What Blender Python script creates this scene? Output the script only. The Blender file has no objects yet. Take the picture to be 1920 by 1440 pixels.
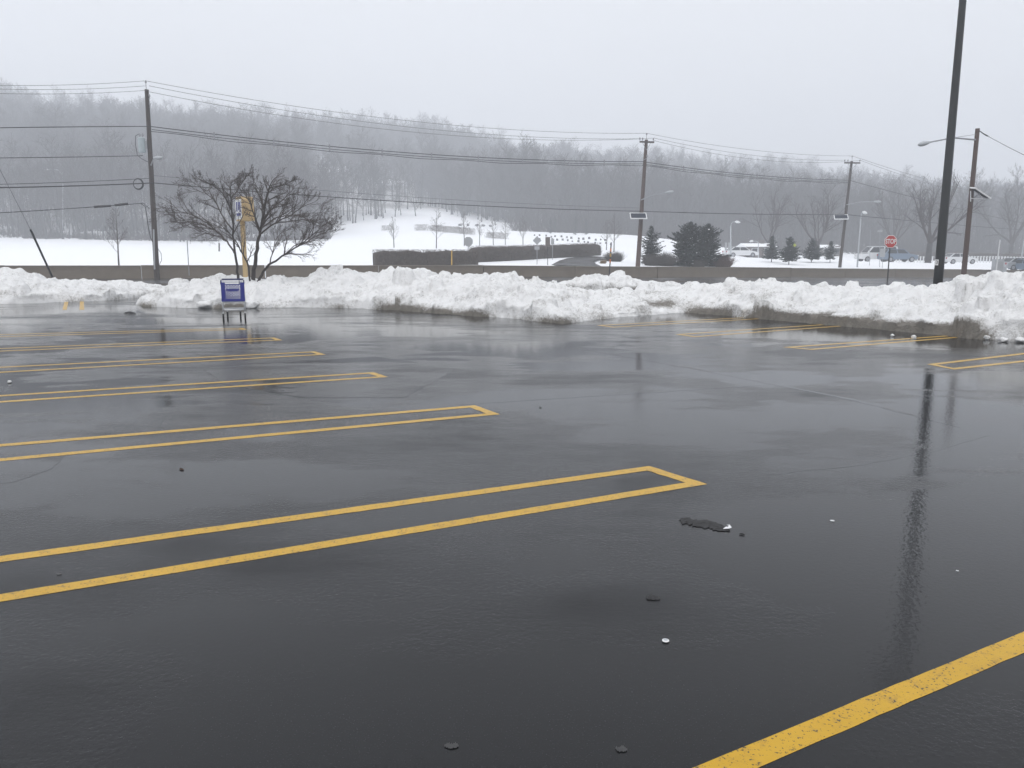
import bpy, bmesh, math, random
import numpy as np
from mathutils import Vector, Matrix

# ------------------------------------------------------------------ camera, sky, sun, exposure
SC = bpy.context.scene
COL = SC.collection
H_CAM = 1.70
F_PX = 1450.0                      # focal length in photograph pixels (1920 wide)
PITCH = math.atan(245.0 / F_PX)
cam_d = bpy.data.cameras.new('camera')
cam_d.sensor_fit = 'HORIZONTAL'
cam_d.sensor_width = 36.0
cam_d.lens = F_PX / 1920 * 36.0
cam_d.clip_start = 0.05
cam_d.clip_end = 3000
cam = bpy.data.objects.new('camera', cam_d)
cam.location = (0, 0, H_CAM)
cam.rotation_euler = (math.pi / 2 - PITCH, 0, 0)
COL.objects.link(cam)
SC.camera = cam

SUN_EL, SUN_AZ = math.radians(58), math.radians(200)
W = bpy.data.worlds.new('World')
SC.world = W
W.use_nodes = True
wn, wl = W.node_tree.nodes, W.node_tree.links
wn.clear()
w_out = wn.new('ShaderNodeOutputWorld')
w_bg = wn.new('ShaderNodeBackground')
w_sky = wn.new('ShaderNodeTexSky')
w_sky.sky_type = 'NISHITA'
w_sky.sun_disc = False
w_sky.sun_elevation = SUN_EL
w_sky.sun_rotation = SUN_AZ
w_sky.dust_density = 6.0
w_hsv = wn.new('ShaderNodeHueSaturation')
w_hsv.inputs['Saturation'].default_value = 0.25
w_mix = wn.new('ShaderNodeMix')
w_mix.data_type = 'RGBA'
w_mix.inputs[0].default_value = 0.94          # full cloud cover veils the clear sky
w_mix.inputs[7].default_value = (8.1, 8.32, 8.75, 1)
w_bg.inputs['Strength'].default_value = 0.1
wl.new(w_sky.outputs[0], w_hsv.inputs['Color'])
wl.new(w_hsv.outputs[0], w_mix.inputs[6])
wl.new(w_mix.outputs[2], w_bg.inputs['Color'])
wl.new(w_bg.outputs[0], w_out.inputs['Surface'])

sun_d = bpy.data.lights.new('sun', 'SUN')
sun_d.energy = 1.25
sun_d.angle = math.radians(70)
sun_d.color = (1.0, 0.98, 0.96)
sun = bpy.data.objects.new('sun', sun_d)
sun.rotation_euler = (math.pi / 2 - SUN_EL, 0, math.pi - SUN_AZ)
COL.objects.link(sun)

vs = SC.view_settings
vs.view_transform = 'Standard'
vs.look = 'None'
vs.gamma = 1.0
vs.exposure = 0.25
vs.use_curve_mapping = False
SC.render.engine = 'CYCLES'
SC.cycles.use_denoising = True
SC.cycles.use_adaptive_sampling = True
SC.cycles.adaptive_threshold = 0.02
SC.cycles.max_bounces = 6
SC.cycles.diffuse_bounces = 3
SC.cycles.glossy_bounces = 3
SC.cycles.transparent_max_bounces = 8
SC.cycles.volume_bounces = 2

# ------------------------------------------------------------------ helpers
R = random.Random(7)
CP, SP = math.cos(PITCH), math.sin(PITCH)


def at(px, py, Y):
    """the point of the real place at ground distance Y that was measured at (px, py)"""
    dx = (px - 960) / F_PX
    dy = (720 - py) / F_PX
    t = Y / (CP + dy * SP)
    return Vector((dx * t, Y, H_CAM + t * (-SP + dy * CP)))


def lot(px, py, z=0.0):
    dx = (px - 960) / F_PX
    dy = (720 - py) / F_PX
    t = (z - H_CAM) / (-SP + dy * CP)
    return Vector((dx * t, (CP + dy * SP) * t, z))


def tag(o, label=None, cat=None, group=None, kind=None):
    if label: o['label'] = label
    if cat: o['category'] = cat
    if group: o['group'] = group
    if kind: o['kind'] = kind
    return o


def link(name, data, parent=None):
    o = bpy.data.objects.new(name, data)
    COL.objects.link(o)
    if parent is not None:
        o.parent = parent
    return o


def empty(name, loc=(0, 0, 0), rz=0.0):
    o = link(name, None)
    o.empty_display_size = 0.2
    o.location = loc
    o.rotation_euler = (0, 0, rz)
    return o


def copy_tree(o, parent=None):
    c = o.copy()
    COL.objects.link(c)
    c.parent = parent
    for ch in list(o.children):
        copy_tree(ch, c)
    return c


class MB:
    def __init__(self):
        self.v, self.f = [], []

    def add(self, vs_, fs_):
        n = len(self.v)
        self.v.extend([tuple(p) for p in vs_])
        self.f.extend([tuple(i + n for i in q) for q in fs_])
        return self

    def box(self, c, s, rz=0.0, taper=1.0):
        x, y, z = s[0] / 2, s[1] / 2, s[2] / 2
        pts = []
        ca, sa = math.cos(rz), math.sin(rz)
        for dz, k in ((-z, 1.0), (z, taper)):
            for dx, dy in ((-x, -y), (x, -y), (x, y), (-x, y)):
                dx, dy = dx * k, dy * k
                pts.append((c[0] + dx * ca - dy * sa, c[1] + dx * sa + dy * ca, c[2] + dz))
        return self.add(pts, [(3, 2, 1, 0), (4, 5, 6, 7), (0, 1, 5, 4), (1, 2, 6, 5), (2, 3, 7, 6), (3, 0, 4, 7)])

    def quad(self, a, b, c, d):
        return self.add([a, b, c, d], [(0, 1, 2, 3)])

    def tube(self, pts, rad, n=6, caps=True):
        pts = [Vector(p) for p in pts]
        if not hasattr(rad, '__len__'):
            rad = [rad] * len(pts)
        base = len(self.v)
        ref = None
        for i, p in enumerate(pts):
            d = (pts[min(i + 1, len(pts) - 1)] - pts[max(i - 1, 0)])
            if d.length < 1e-9:
                d = Vector((0, 0, 1))
            d.normalize()
            if ref is None:
                ref = Vector((1, 0, 0)) if abs(d.x) < 0.8 else Vector((0, 1, 0))
            a = (ref - d * ref.dot(d)).normalized()
            b = d.cross(a)
            ref = a
            for k in range(n):
                t = 2 * math.pi * k / n
                q = p + (a * math.cos(t) + b * math.sin(t)) * rad[i]
                self.v.append((q.x, q.y, q.z))
        for i in range(len(pts) - 1):
            for k in range(n):
                k2 = (k + 1) % n
                self.f.append((base + i * n + k, base + i * n + k2, base + (i + 1) * n + k2, base + (i + 1) * n + k))
        if caps:
            self.f.append(tuple(base + k for k in range(n))[::-1])
            self.f.append(tuple(base + (len(pts) - 1) * n + k for k in range(n)))
        return self

    def prism(self, outline, y0, y1):
        """outline in (x, z), extruded along y"""
        n = len(outline)
        pts = [(x, y0, z) for x, z in outline] + [(x, y1, z) for x, z in outline]
        fs = [tuple(range(n))[::-1], tuple(range(n, 2 * n))]
        for i in range(n):
            j = (i + 1) % n
            fs.append((i, j, n + j, n + i))
        return self.add(pts, fs)

    def disc(self, c, r, n, axis='y', th=0.02):
        pts = []
        for s in (-th / 2, th / 2):
            for k in range(n):
                t = 2 * math.pi * (k + 0.5) / n
                u, w = r * math.cos(t), r * math.sin(t)
                if axis == 'y':
                    pts.append((c[0] + u, c[1] + s, c[2] + w))
                elif axis == 'x':
                    pts.append((c[0] + s, c[1] + u, c[2] + w))
                else:
                    pts.append((c[0] + u, c[1] + w, c[2] + s))
        fs = [tuple(range(n))[::-1], tuple(range(n, 2 * n))]
        for i in range(n):
            fs.append((i, (i + 1) % n, n + (i + 1) % n, n + i))
        return self.add(pts, fs)

    def mesh(self, name, mat, smooth=False):
        me = bpy.data.meshes.new(name)
        me.from_pydata(self.v, [], self.f)
        if mat is not None:
            me.materials.append(mat)
        if smooth:
            me.polygons.foreach_set('use_smooth', [True] * len(me.polygons))
        me.update()
        return me

    def build(self, name, mat, parent=None, smooth=False, bevel=0.0):
        o = link(name, self.mesh(name, mat, smooth), parent)
        if bevel:
            bm = bmesh.new()
            bm.from_mesh(o.data)
            bmesh.ops.recalc_face_normals(bm, faces=bm.faces)
            bmesh.ops.bevel(bm, geom=[e for e in bm.edges], offset=bevel, segments=2, affect='EDGES', profile=0.6)
            bm.to_mesh(o.data)
            bm.free()
        return o


def np_mesh(name, verts, faces, mat, smooth=True):
    me = bpy.data.meshes.new(name)
    nv, nf = len(verts), len(faces)
    k = faces.shape[1]
    me.vertices.add(nv)
    me.vertices.foreach_set('co', np.asarray(verts, dtype=np.float32).ravel())
    me.loops.add(nf * k)
    me.loops.foreach_set('vertex_index', np.asarray(faces, dtype=np.int32).ravel())
    me.polygons.add(nf)
    me.polygons.foreach_set('loop_start', np.arange(0, nf * k, k, dtype=np.int32))
    me.polygons.foreach_set('loop_total', np.full(nf, k, dtype=np.int32))
    me.polygons.foreach_set('use_smooth', np.full(nf, smooth))
    if mat is not None:
        me.materials.append(mat)
    me.update(calc_edges=True)
    me.validate()
    return me


def _hash(ix, iy, iz, seed):
    h = (ix.astype(np.int64) * 374761393 + iy.astype(np.int64) * 668265263 + iz.astype(np.int64) * 2147483647 + seed * 974711) & 0xffffffff
    h = ((h ^ (h >> 13)) * 1274126177) & 0xffffffff
    h = h ^ (h >> 16)
    return (h & 0xffffff) / float(0xffffff) * 2 - 1


def vnoise(x, y, z, seed=0):
    fx, fy, fz = np.floor(x), np.floor(y), np.floor(z)
    ix, iy, iz = fx.astype(np.int64), fy.astype(np.int64), fz.astype(np.int64)
    u, v, w = x - fx, y - fy, z - fz
    u, v, w = [t * t * t * (t * (t * 6 - 15) + 10) for t in (u, v, w)]
    r = 0
    for a in (0, 1):
        for b in (0, 1):
            for c in (0, 1):
                k = (u if a else 1 - u) * (v if b else 1 - v) * (w if c else 1 - w)
                r = r + k * _hash(ix + a, iy + b, iz + c, seed)
    return r


def worley(x, y, seed=0):
    fx, fy = np.floor(x).astype(np.int64), np.floor(y).astype(np.int64)
    z = fx * 0
    f1, f2, cid = np.full(x.shape, 9.0), np.full(x.shape, 9.0), np.zeros(x.shape)
    for a in (-1, 0, 1):
        for b in (-1, 0, 1):
            ix, iy = fx + a, fy + b
            px_ = ix + .5 + .45 * _hash(ix, iy, z, seed)
            py_ = iy + .5 + .45 * _hash(ix, iy, z, seed + 1)
            d = np.hypot(x - px_, y - py_)
            c = _hash(ix, iy, z, seed + 2)
            closer = d < f1
            f2 = np.where(closer, f1, np.minimum(f2, d))
            cid = np.where(closer, c, cid)
            f1 = np.where(closer, d, f1)
    return f1, f2, cid


def fbm(x, y, z, oct=4, gain=0.5, seed=0):
    s, a, f = 0, 1.0, 1.0
    for i in range(oct):
        s = s + a * vnoise(x * f + 17.3 * i, y * f + 5.1 * i, z * f + 9.7 * i, seed + i)
        a *= gain
        f *= 2.03
    return s


# ------------------------------------------------------------------ materials
class NT:
    def __init__(self, name):
        self.m = bpy.data.materials.new(name)
        self.m.use_nodes = True
        self.t = self.m.node_tree
        self.b = self.t.nodes['Principled BSDF']

    def n(self, typ, **kw):
        nd = self.t.nodes.new(typ)
        for k, v in kw.items():
            if k in nd.inputs:
                nd.inputs[k].default_value = v
            else:
                setattr(nd, k, v)
        return nd

    def l(self, a, b):
        self.t.links.new(a, b)

    def noise(self, scale, detail=4.0, rough=0.55, coord='Object', vec=None):
        nd = self.n('ShaderNodeTexNoise')
        nd.inputs['Scale'].default_value = scale
        nd.inputs['Detail'].default_value = detail
        nd.inputs['Roughness'].default_value = rough
        if vec is None:
            vec = self.coord(coord)
        self.l(vec, nd.inputs['Vector'])
        return nd.outputs[0]

    def coord(self, which='Object'):
        if not hasattr(self, '_tc'):
            self._tc = self.n('ShaderNodeTexCoord')
        return self._tc.outputs[which]

    def ramp(self, fac, stops):
        nd = self.n('ShaderNodeValToRGB')
        cr = nd.color_ramp
        while len(cr.elements) < len(stops):
            cr.elements.new(0.5)
        for e, (p, c) in zip(cr.elements, stops):
            e.position = p
            e.color = c if hasattr(c, '__len__') else (c, c, c, 1)
        self.l(fac, nd.inputs[0])
        return nd.outputs[0]

    def mixc(self, fac, a, b):
        nd = self.n('ShaderNodeMix', data_type='RGBA')
        for s, i in ((fac, 0), (a, 6), (b, 7)):
            if hasattr(s, 'is_linked') or hasattr(s, 'links'):
                self.l(s, nd.inputs[i])
            else:
                nd.inputs[i].default_value = s
        return nd.outputs[2]

    def math(self, op, a, b=0.0):
        nd = self.n('ShaderNodeMath', operation=op)
        for s, i in ((a, 0), (b, 1)):
            if hasattr(s, 'links'):
                self.l(s, nd.inputs[i])
            else:
                nd.inputs[i].default_value = s
        return nd.outputs[0]

    def bump(self, h, strength, dist, prev=None):
        nd = self.n('ShaderNodeBump')
        nd.inputs['Strength'].default_value = strength
        nd.inputs['Distance'].default_value = dist
        self.l(h, nd.inputs['Height'])
        if prev is not None:
            self.l(prev, nd.inputs['Normal'])
        self.l(nd.outputs[0], self.b.inputs['Normal'])
        return nd.outputs[0]

    def col(self, c):
        self.l(c, self.b.inputs['Base Color'])

    def rough(self, r):
        self.l(r, self.b.inputs['Roughness'])


def c4(c, k=1.0):
    return (c[0] * k, c[1] * k, c[2] * k, 1)


def pm(name, col, rough=0.6, var=0.18, scale=6.0, metallic=0.0, bump=0.0, ior=1.45):
    t = NT(name)
    f = t.noise(scale, 5)
    t.col(t.mixc(f, c4(col, 1 - var), c4(col, 1 + var)))
    t.b.inputs['Roughness'].default_value = rough
    t.b.inputs['Metallic'].default_value = metallic
    t.b.inputs['IOR'].default_value = ior
    if bump:
        t.bump(t.noise(scale * 6, 3), 0.4, bump)
    return t.m


M = {}


def asphalt_material(name, tone, wet, seed, pools=()):
    t = NT(name)
    geo = t.coord('Object')
    mp = t.n('ShaderNodeMapping')
    mp.inputs['Location'].default_value = (seed, seed * 0.7, 0)
    t.l(geo, mp.inputs['Vector'])
    v = mp.outputs[0]
    # standing water lies in shallow hollows stretched along the lanes, a damp film elsewhere
    mp2 = t.n('ShaderNodeMapping')
    mp2.inputs['Scale'].default_value = (0.45, 1.0, 1.0)
    mp2.inputs['Rotation'].default_value = (0, 0, 0.30)
    t.l(v, mp2.inputs['Vector'])
    hollow = t.noise(0.36, 4, 0.58, vec=mp2.outputs[0])
    film = t.noise(1.5, 5, 0.62, vec=mp2.outputs[0])
    grit = t.noise(120, 3, 0.7, vec=v)
    grit2 = t.noise(38, 4, 0.65, vec=v)
    k = t.math('ADD', hollow, t.math('MULTIPLY', t.math('SUBTRACT', film, 0.5), 0.34))
    k = t.math('ADD', k, t.math('MULTIPLY', t.math('SUBTRACT', grit2, 0.5), 0.22))
    for (qx, qy, qr, amt) in pools:              # dips where the water stands deepest
        ds = t.n('ShaderNodeVectorMath', operation='DISTANCE')
        t.l(geo, ds.inputs[0])
        ds.inputs[1].default_value = (qx, qy, 0)
        k = t.math('ADD', k, t.math('MULTIPLY', t.math('MAXIMUM', t.math('SUBTRACT', 1.0, t.math('DIVIDE', ds.outputs['Value'], qr)), 0.0), amt))
    pud = t.ramp(k, [(0.42 - wet, 0.0), (0.56 - wet, 1.0)])
    base = t.mixc(film, c4(tone, 0.65), c4(tone, 1.35))
    fleck = t.ramp(grit, [(0.60, 0.0), (0.70, 1.0)])
    base = t.mixc(t.math('MULTIPLY', fleck, 0.4), base, c4((0.055, 0.055, 0.058)))
    t.col(base)
    t.rough(t.ramp(pud, [(0.0, 0.24), (0.5, 0.10), (1.0, 0.035)]))
    t.b.inputs['IOR'].default_value = 1.325
    t.l(t.ramp(pud, [(0.0, 0.36), (0.6, 0.46), (1.0, 0.5)]), t.b.inputs['Specular IOR Level'])
    # aggregate relief is drowned by the puddles
    amp = t.math('SUBTRACT', 1.0, t.math('MULTIPLY', pud, 0.95))
    h = t.math('MULTIPLY', t.math('ADD', t.math('MULTIPLY', grit, 0.6), grit2), amp)
    n1 = t.bump(h, 0.6, 0.006)
    ripple = t.noise(36, 1, 0.5, vec=v)
    t.bump(ripple, 0.17, 0.004, n1)
    return t.m


def paint_material():
    t = NT('yellow_paint')
    n1 = t.noise(2.2, 5)
    n2 = t.noise(75, 3, 0.6)
    n3 = t.noise(14, 4, 0.7)
    c = t.mixc(n1, (0.47, 0.275, 0.020, 1), (0.60, 0.36, 0.034, 1))
    c = t.mixc(t.ramp(n3, [(0.52, 0.0), (0.72, 0.6)]), c, (0.33, 0.20, 0.05, 1))
    wear = t.math('ADD', n2, t.math('MULTIPLY', n3, 0.35))
    c = t.mixc(t.ramp(wear, [(0.78, 0.0), (0.82, 0.92)]), c, (0.045, 0.042, 0.04, 1))
    t.col(c)
    t.b.inputs['Roughness'].default_value = 0.30
    t.b.inputs['IOR'].default_value = 1.28
    t.bump(n2, 0.35, 0.003)
    return t.m


def snow_bank_material():
    t = NT('ploughed_snow')
    at_ = t.n('ShaderNodeAttribute')
    at_.attribute_name = 'dirt'
    d = at_.outputs['Fac']
    n1 = t.noise(3.5, 6, 0.6)
    n2 = t.noise(26, 5, 0.65)
    n3 = t.noise(70, 3, 0.6)
    n6 = t.noise(5.5, 6, 0.7)
    c = t.mixc(n1, (0.86, 0.86, 0.86, 1), (0.94, 0.94, 0.935, 1))
    c = t.mixc(t.ramp(n6, [(0.53, 0.0), (0.72, 0.65)]), c, (0.52, 0.51, 0.49, 1))     # road grit ploughed into the snow
    c = t.mixc(t.ramp(n2, [(0.57, 0.0), (0.76, 0.5)]), c, (0.5, 0.49, 0.48, 1))
    n4 = t.noise(9, 5, 0.65)
    g = t.math('ADD', d, t.math('MULTIPLY', t.math('SUBTRACT', n2, 0.5), 1.2))
    g = t.math('ADD', g, t.math('MULTIPLY', t.math('SUBTRACT', n4, 0.5), 1.1))
    g = t.math('ADD', g, t.math('MULTIPLY', t.math('SUBTRACT', n1, 0.5), 0.5))
    c = t.mixc(t.ramp(g, [(0.30, 0.0), (0.95, 0.95)]), c, t.mixc(n4, (0.07, 0.062, 0.05, 1), (0.26, 0.235, 0.20, 1)))
    t.col(c)
    t.b.inputs['Roughness'].default_value = 0.75
    t.b.inputs['IOR'].default_value = 1.31
    a = t.bump(n2, 0.85, 0.06)
    t.bump(n3, 0.55, 0.02, a)
    return t.m


def snow_field_material():
    t = NT('field_snow')
    n1 = t.noise(0.05, 5)
    n2 = t.noise(1.2, 6)
    c = t.mixc(n1, (0.86, 0.875, 0.90, 1), (0.90, 0.91, 0.93, 1))
    c = t.mixc(t.ramp(n2, [(0.62, 0.0), (0.8, 0.25)]), c, (0.62, 0.62, 0.62, 1))
    la = t.n('ShaderNodeAttribute')
    la.attribute_name = 'litter'
    n5 = t.noise(0.16, 5, 0.6)
    thin = t.math('MULTIPLY', la.outputs['Fac'], t.ramp(n5, [(0.30, 0.95), (0.62, 0.42)]))
    c = t.mixc(thin, c, (0.085, 0.070, 0.060, 1))       # brush and leaf litter through thin snow under the trees
    t.col(c)
    t.bump(n2, 0.25, 0.15)
    t.b.inputs['Roughness'].default_value = 0.8
    return t.m


M['asphalt'] = asphalt_material('wet_asphalt', (0.0092, 0.0096, 0.0107), 0.055, 3.0, [(2.3, 4.3, 1.3, .26), (2.0, 3.3, .9, .16), (4.7, 8.4, 1.8, .14), (-3.5, 9.5, 3.0, -.10)])
M['asphalt_patch'] = asphalt_material('wet_asphalt_patch', (0.013, 0.0135, 0.0148), 0.09, 11.0)
M['asphalt_worn'] = asphalt_material('wet_asphalt_worn', (0.0095, 0.010, 0.011), 0.0, 23.0)
M['road'] = asphalt_material('road_asphalt', (0.05, 0.05, 0.052), -0.04, 31.0)
M['paint'] = paint_material()
M['bank'] = snow_bank_material()
M['snow'] = snow_field_material()
M['concrete'] = pm('barrier_concrete', (0.185, 0.155, 0.122), 0.8, 0.25, 1.4, bump=0.01)
M['cap'] = pm('barrier_coping', (0.24, 0.21, 0.175), 0.8, 0.2, 2.0, bump=0.01)
M['wood'] = pm('pole_wood', (0.055, 0.043, 0.037), 0.85, 0.35, 5.0, bump=0.008)
M['wood_red'] = pm('pole_wood_reddish', (0.085, 0.055, 0.045), 0.85, 0.3, 5.0, bump=0.008)
M['black_metal'] = pm('black_pole_paint', (0.012, 0.014, 0.015), 0.35, 0.25, 3.0)
M['galv'] = pm('galvanised_steel', (0.33, 0.34, 0.36), 0.45, 0.12, 8.0, metallic=0.4)
M['grey_paint'] = pm('pale_grey_paint', (0.42, 0.44, 0.46), 0.5, 0.1, 6.0)
M['transformer'] = pm('transformer_paint', (0.40, 0.46, 0.48), 0.45, 0.12, 4.0)
M['cable'] = pm('cable_jacket', (0.022, 0.022, 0.024), 0.6, 0.2, 3.0)
M['wire'] = pm('bare_wire', (0.09, 0.09, 0.095), 0.5, 0.2, 3.0)
M['porcelain'] = pm('insulator_porcelain', (0.30, 0.30, 0.32), 0.25, 0.1, 8.0)
M['solar'] = pm('solar_glass', (0.02, 0.028, 0.045), 0.5, 0.3, 9.0, ior=1.25)
M['bark'] = pm('wet_dark_bark', (0.040, 0.034, 0.031), 0.85, 0.35, 7.0, bump=0.006)
M['twig'] = pm('dark_twigs', (0.075, 0.062, 0.058), 0.9, 0.3, 4.0)
M['wood_bark'] = pm('forest_bark', (0.045, 0.042, 0.041), 0.9, 0.35, 1.5)
M['wood_twig'] = pm('forest_twigs', (0.046, 0.036, 0.033), 0.9, 0.3, 1.2)
M['young_bark'] = pm('sapling_bark', (0.10, 0.09, 0.085), 0.9, 0.25, 3.0)
M['needle'] = pm('spruce_needles', (0.022, 0.036, 0.028), 0.8, 0.4, 5.0)
M['needle_blue'] = pm('pale_spruce_needles', (0.030, 0.044, 0.038), 0.8, 0.4, 5.0)
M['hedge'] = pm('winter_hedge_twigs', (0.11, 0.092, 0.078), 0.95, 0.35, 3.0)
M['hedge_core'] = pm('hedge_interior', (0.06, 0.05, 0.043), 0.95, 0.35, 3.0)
M['bush_red'] = pm('reddish_bush_twigs', (0.10, 0.062, 0.052), 0.95, 0.3, 3.0)
M['bush_brown'] = pm('brown_bush_twigs', (0.070, 0.060, 0.052), 0.95, 0.3, 3.0)
M['dry_grass'] = pm('dry_grass', (0.24, 0.17, 0.10), 0.95, 0.25, 4.0)
M['blue_plastic'] = pm('blue_cart_plastic', (0.016, 0.024, 0.24), 0.4, 0.12, 9.0)
M['navy_plastic'] = pm('navy_handle_plastic', (0.018, 0.022, 0.085), 0.4, 0.12, 9.0)
M['chrome'] = pm('zinc_wire', (0.70, 0.71, 0.72), 0.4, 0.1, 12.0, metallic=0.1)
M['rubber'] = pm('black_rubber', (0.018, 0.018, 0.019), 0.6, 0.2, 10.0)
M['tan'] = pm('tan_sign_paint', (0.52, 0.38, 0.20), 0.55, 0.12, 3.0, bump=0.002)
M['white_paint'] = pm('white_paint', (0.72, 0.73, 0.74), 0.5, 0.06, 4.0)
M['sign_blue'] = pm('sign_blue_print', (0.03, 0.035, 0.20), 0.5, 0.1, 4.0)
M['sign_red'] = pm('stop_sign_red', (0.48, 0.035, 0.028), 0.4, 0.08, 4.0)
M['sign_white'] = pm('sign_white_sheeting', (0.80, 0.80, 0.80), 0.4, 0.04, 4.0)
M['sign_back'] = pm('sign_back_aluminium', (0.36, 0.37, 0.38), 0.5, 0.08, 5.0, metallic=0.2)
M['sign_brown'] = pm('sign_back_brown', (0.12, 0.10, 0.09), 0.6, 0.1, 5.0)
M['sign_yellow'] = pm('warning_sign_lime', (0.55, 0.62, 0.03), 0.4, 0.06, 5.0)
M['post_yellow'] = pm('yellow_post', (0.55, 0.33, 0.05), 0.5, 0.12, 5.0)
M['post_orange'] = pm('orange_marker', (0.62, 0.17, 0.03), 0.5, 0.12, 5.0)
M['dark_steel'] = pm('dark_steel', (0.03, 0.03, 0.032), 0.5, 0.2, 5.0)
M['car_white'] = pm('white_car_paint', (0.68, 0.69, 0.70), 0.25, 0.03, 2.0)
M['car_silver'] = pm('silver_car_paint', (0.36, 0.38, 0.40), 0.28, 0.03, 2.0, metallic=0.3)
M['car_blue'] = pm('blue_grey_car_paint', (0.15, 0.20, 0.27), 0.28, 0.03, 2.0, metallic=0.3)
M['glass'] = pm('dark_car_glass', (0.02, 0.024, 0.028), 0.08, 0.1, 3.0)
M['lamp_red'] = pm('red_lens', (0.30, 0.02, 0.02), 0.25, 0.1, 3.0)
M['lamp_clear'] = pm('clear_lens', (0.60, 0.60, 0.60), 0.2, 0.05, 3.0)
M['house_wall'] = pm('house_siding', (0.30, 0.29, 0.28), 0.8, 0.1, 2.0)
M['house_brown'] = pm('brown_siding', (0.13, 0.11, 0.10), 0.8, 0.15, 2.0)
M['roof_snow'] = pm('roof_snow', (0.88, 0.89, 0.91), 0.8, 0.03, 1.0)
M['stone'] = pm('grey_stone', (0.13, 0.13, 0.13), 0.85, 0.2, 3.0)
M['debris'] = pm('wet_black_scrap', (0.028, 0.028, 0.029), 0.75, 0.45, 40.0, bump=0.01)
M['gum'] = pm('trodden_gum', (0.045, 0.045, 0.046), 0.6, 0.2, 30.0)
M['leaf'] = pm('wet_dead_leaf', (0.06, 0.03, 0.018), 0.5, 0.3, 30.0)

# ------------------------------------------------------------------ the land
BAR = np.array([(-150., 14., 1.5), (-75., 35.5, 1.18), (-45., 44., 1.05), (-31., 48., .98), (-2.9, 57., .86),
                (12.8, 64., .63), (40.8, 80., .12), (62., 92., -.25), (110., 121., -.7), (200., 178., -1.)])
BAR_H = 0.86


def bar_y(x): return np.interp(x, BAR[:, 0], BAR[:, 1])
def bar_z(x): return np.interp(x, BAR[:, 0], BAR[:, 2])


_ctrl = []
for i in np.linspace(-120, 170, 30):
    _ctrl.append((i, bar_y(i), bar_z(i) - 0.16))
for px, py, Y in [(-500, 462, 95), (-200, 468, 98), (0, 470, 95), (300, 472, 98), (600, 468, 100), (750, 460, 105), (-600, 440, 150), (-250, 444, 145),
                  (0, 448, 140), (150, 450, 140), (300, 454, 138), (450, 453, 140), (600, 446, 150), (660, 425, 172), (700, 405, 190),
                  (830, 397, 205), (770, 432, 152), (950, 430, 175), (1050, 436, 172), (1180, 441, 168), (1000, 464, 110), (1150, 466, 105),
                  (900, 470, 95), (1300, 455, 152), (1280, 480, 95), (1400, 484, 110), (1500, 487, 105), (1620, 491, 105), (1700, 492, 103),
                  (1800, 495, 108), (1920, 497, 108), (1400, 474, 160), (1600, 477, 160), (1800, 481, 165), (1920, 484, 168), (2300, 484, 170)]:
    p = at(px, py, Y)
    _ctrl.append((p.x, p.y, p.z))
for px, d, z in [(-600, 330, 60), (-250, 330, 58), (0, 330, 53), (150, 330, 51), (330, 340, 47), (480, 350, 47), (600, 370, 49), (700, 400, 51), (850, 410, 48),
                 (980, 420, 46), (1100, 420, 41), (1200, 420, 40), (1300, 420, 40), (1400, 400, 33), (1500, 380, 25), (1600, 350, 18), (1700, 310, 12),
                 (1800, 300, 10), (1920, 290, 9), (2200, 300, 10),
                 (-250, 230, 26), (0, 230, 25), (300, 235, 23), (560, 250, 25), (700, 280, 28), (850, 290, 24), (1000, 260, 12), (1200, 290, 15), (1400, 280, 11),
                 (1600, 250, 5), (1800, 240, 3),
                 (-400, 500, 52), (0, 500, 50), (500, 520, 46), (1000, 540, 44), (1500, 540, 34), (1900, 500, 22), (2300, 460, 16)]:
    _ctrl.append(((px - 960) / F_PX * d, d, z))
_ctrl = np.array(_ctrl)


def _kern(r2): return np.sqrt(r2 + 15.0 ** 2)


_A = _kern(((_ctrl[:, None, :2] - _ctrl[None, :, :2]) ** 2).sum(-1))
_Wt = np.linalg.solve(_A + np.eye(len(_ctrl)) * 1e-3, _ctrl[:, 2])


def zt(x, y):
    x = np.atleast_1d(np.asarray(x, float))
    y = np.atleast_1d(np.asarray(y, float))
    r2 = (x[:, None] - _ctrl[None, :, 0]) ** 2 + (y[:, None] - _ctrl[None, :, 1]) ** 2
    return _kern(r2) @ _Wt


def land(px, Y, dz=0.0):
    """ground point behind the barrier, at bearing px and distance Y"""
    x = (px - 960) / F_PX * Y * (CP + SP * 0.165)
    return Vector((x, Y, float(zt(x, Y)[0]) + dz))


# parking lot sheet
mb = MB()
gx = np.linspace(-70, 70, 15)
mb.quad((-70, -40, 0), (70, -40, 0), (70, 34, 0), (-70, 34, 0))
lot_o = tag(mb.build('parking_lot', M['asphalt']), kind='structure')


def sheet(name, pts, z, mat, parent):
    return MB().add([(p[0], p[1], z) for p in pts], [tuple(range(len(pts)))]).build(name, mat, parent)


def edge_path(pts, jit, step, rng):
    out = []
    n = len(pts)
    for i in range(n):
        a, b = Vector(pts[i]), Vector(pts[(i + 1) % n])
        k = max(1, int((b - a).length / step))
        for j in range(k):
            p = a.lerp(b, j / k)
            out.append((p.x + rng.uniform(-jit, jit), p.y + rng.uniform(-jit, jit)))
    return out


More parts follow.
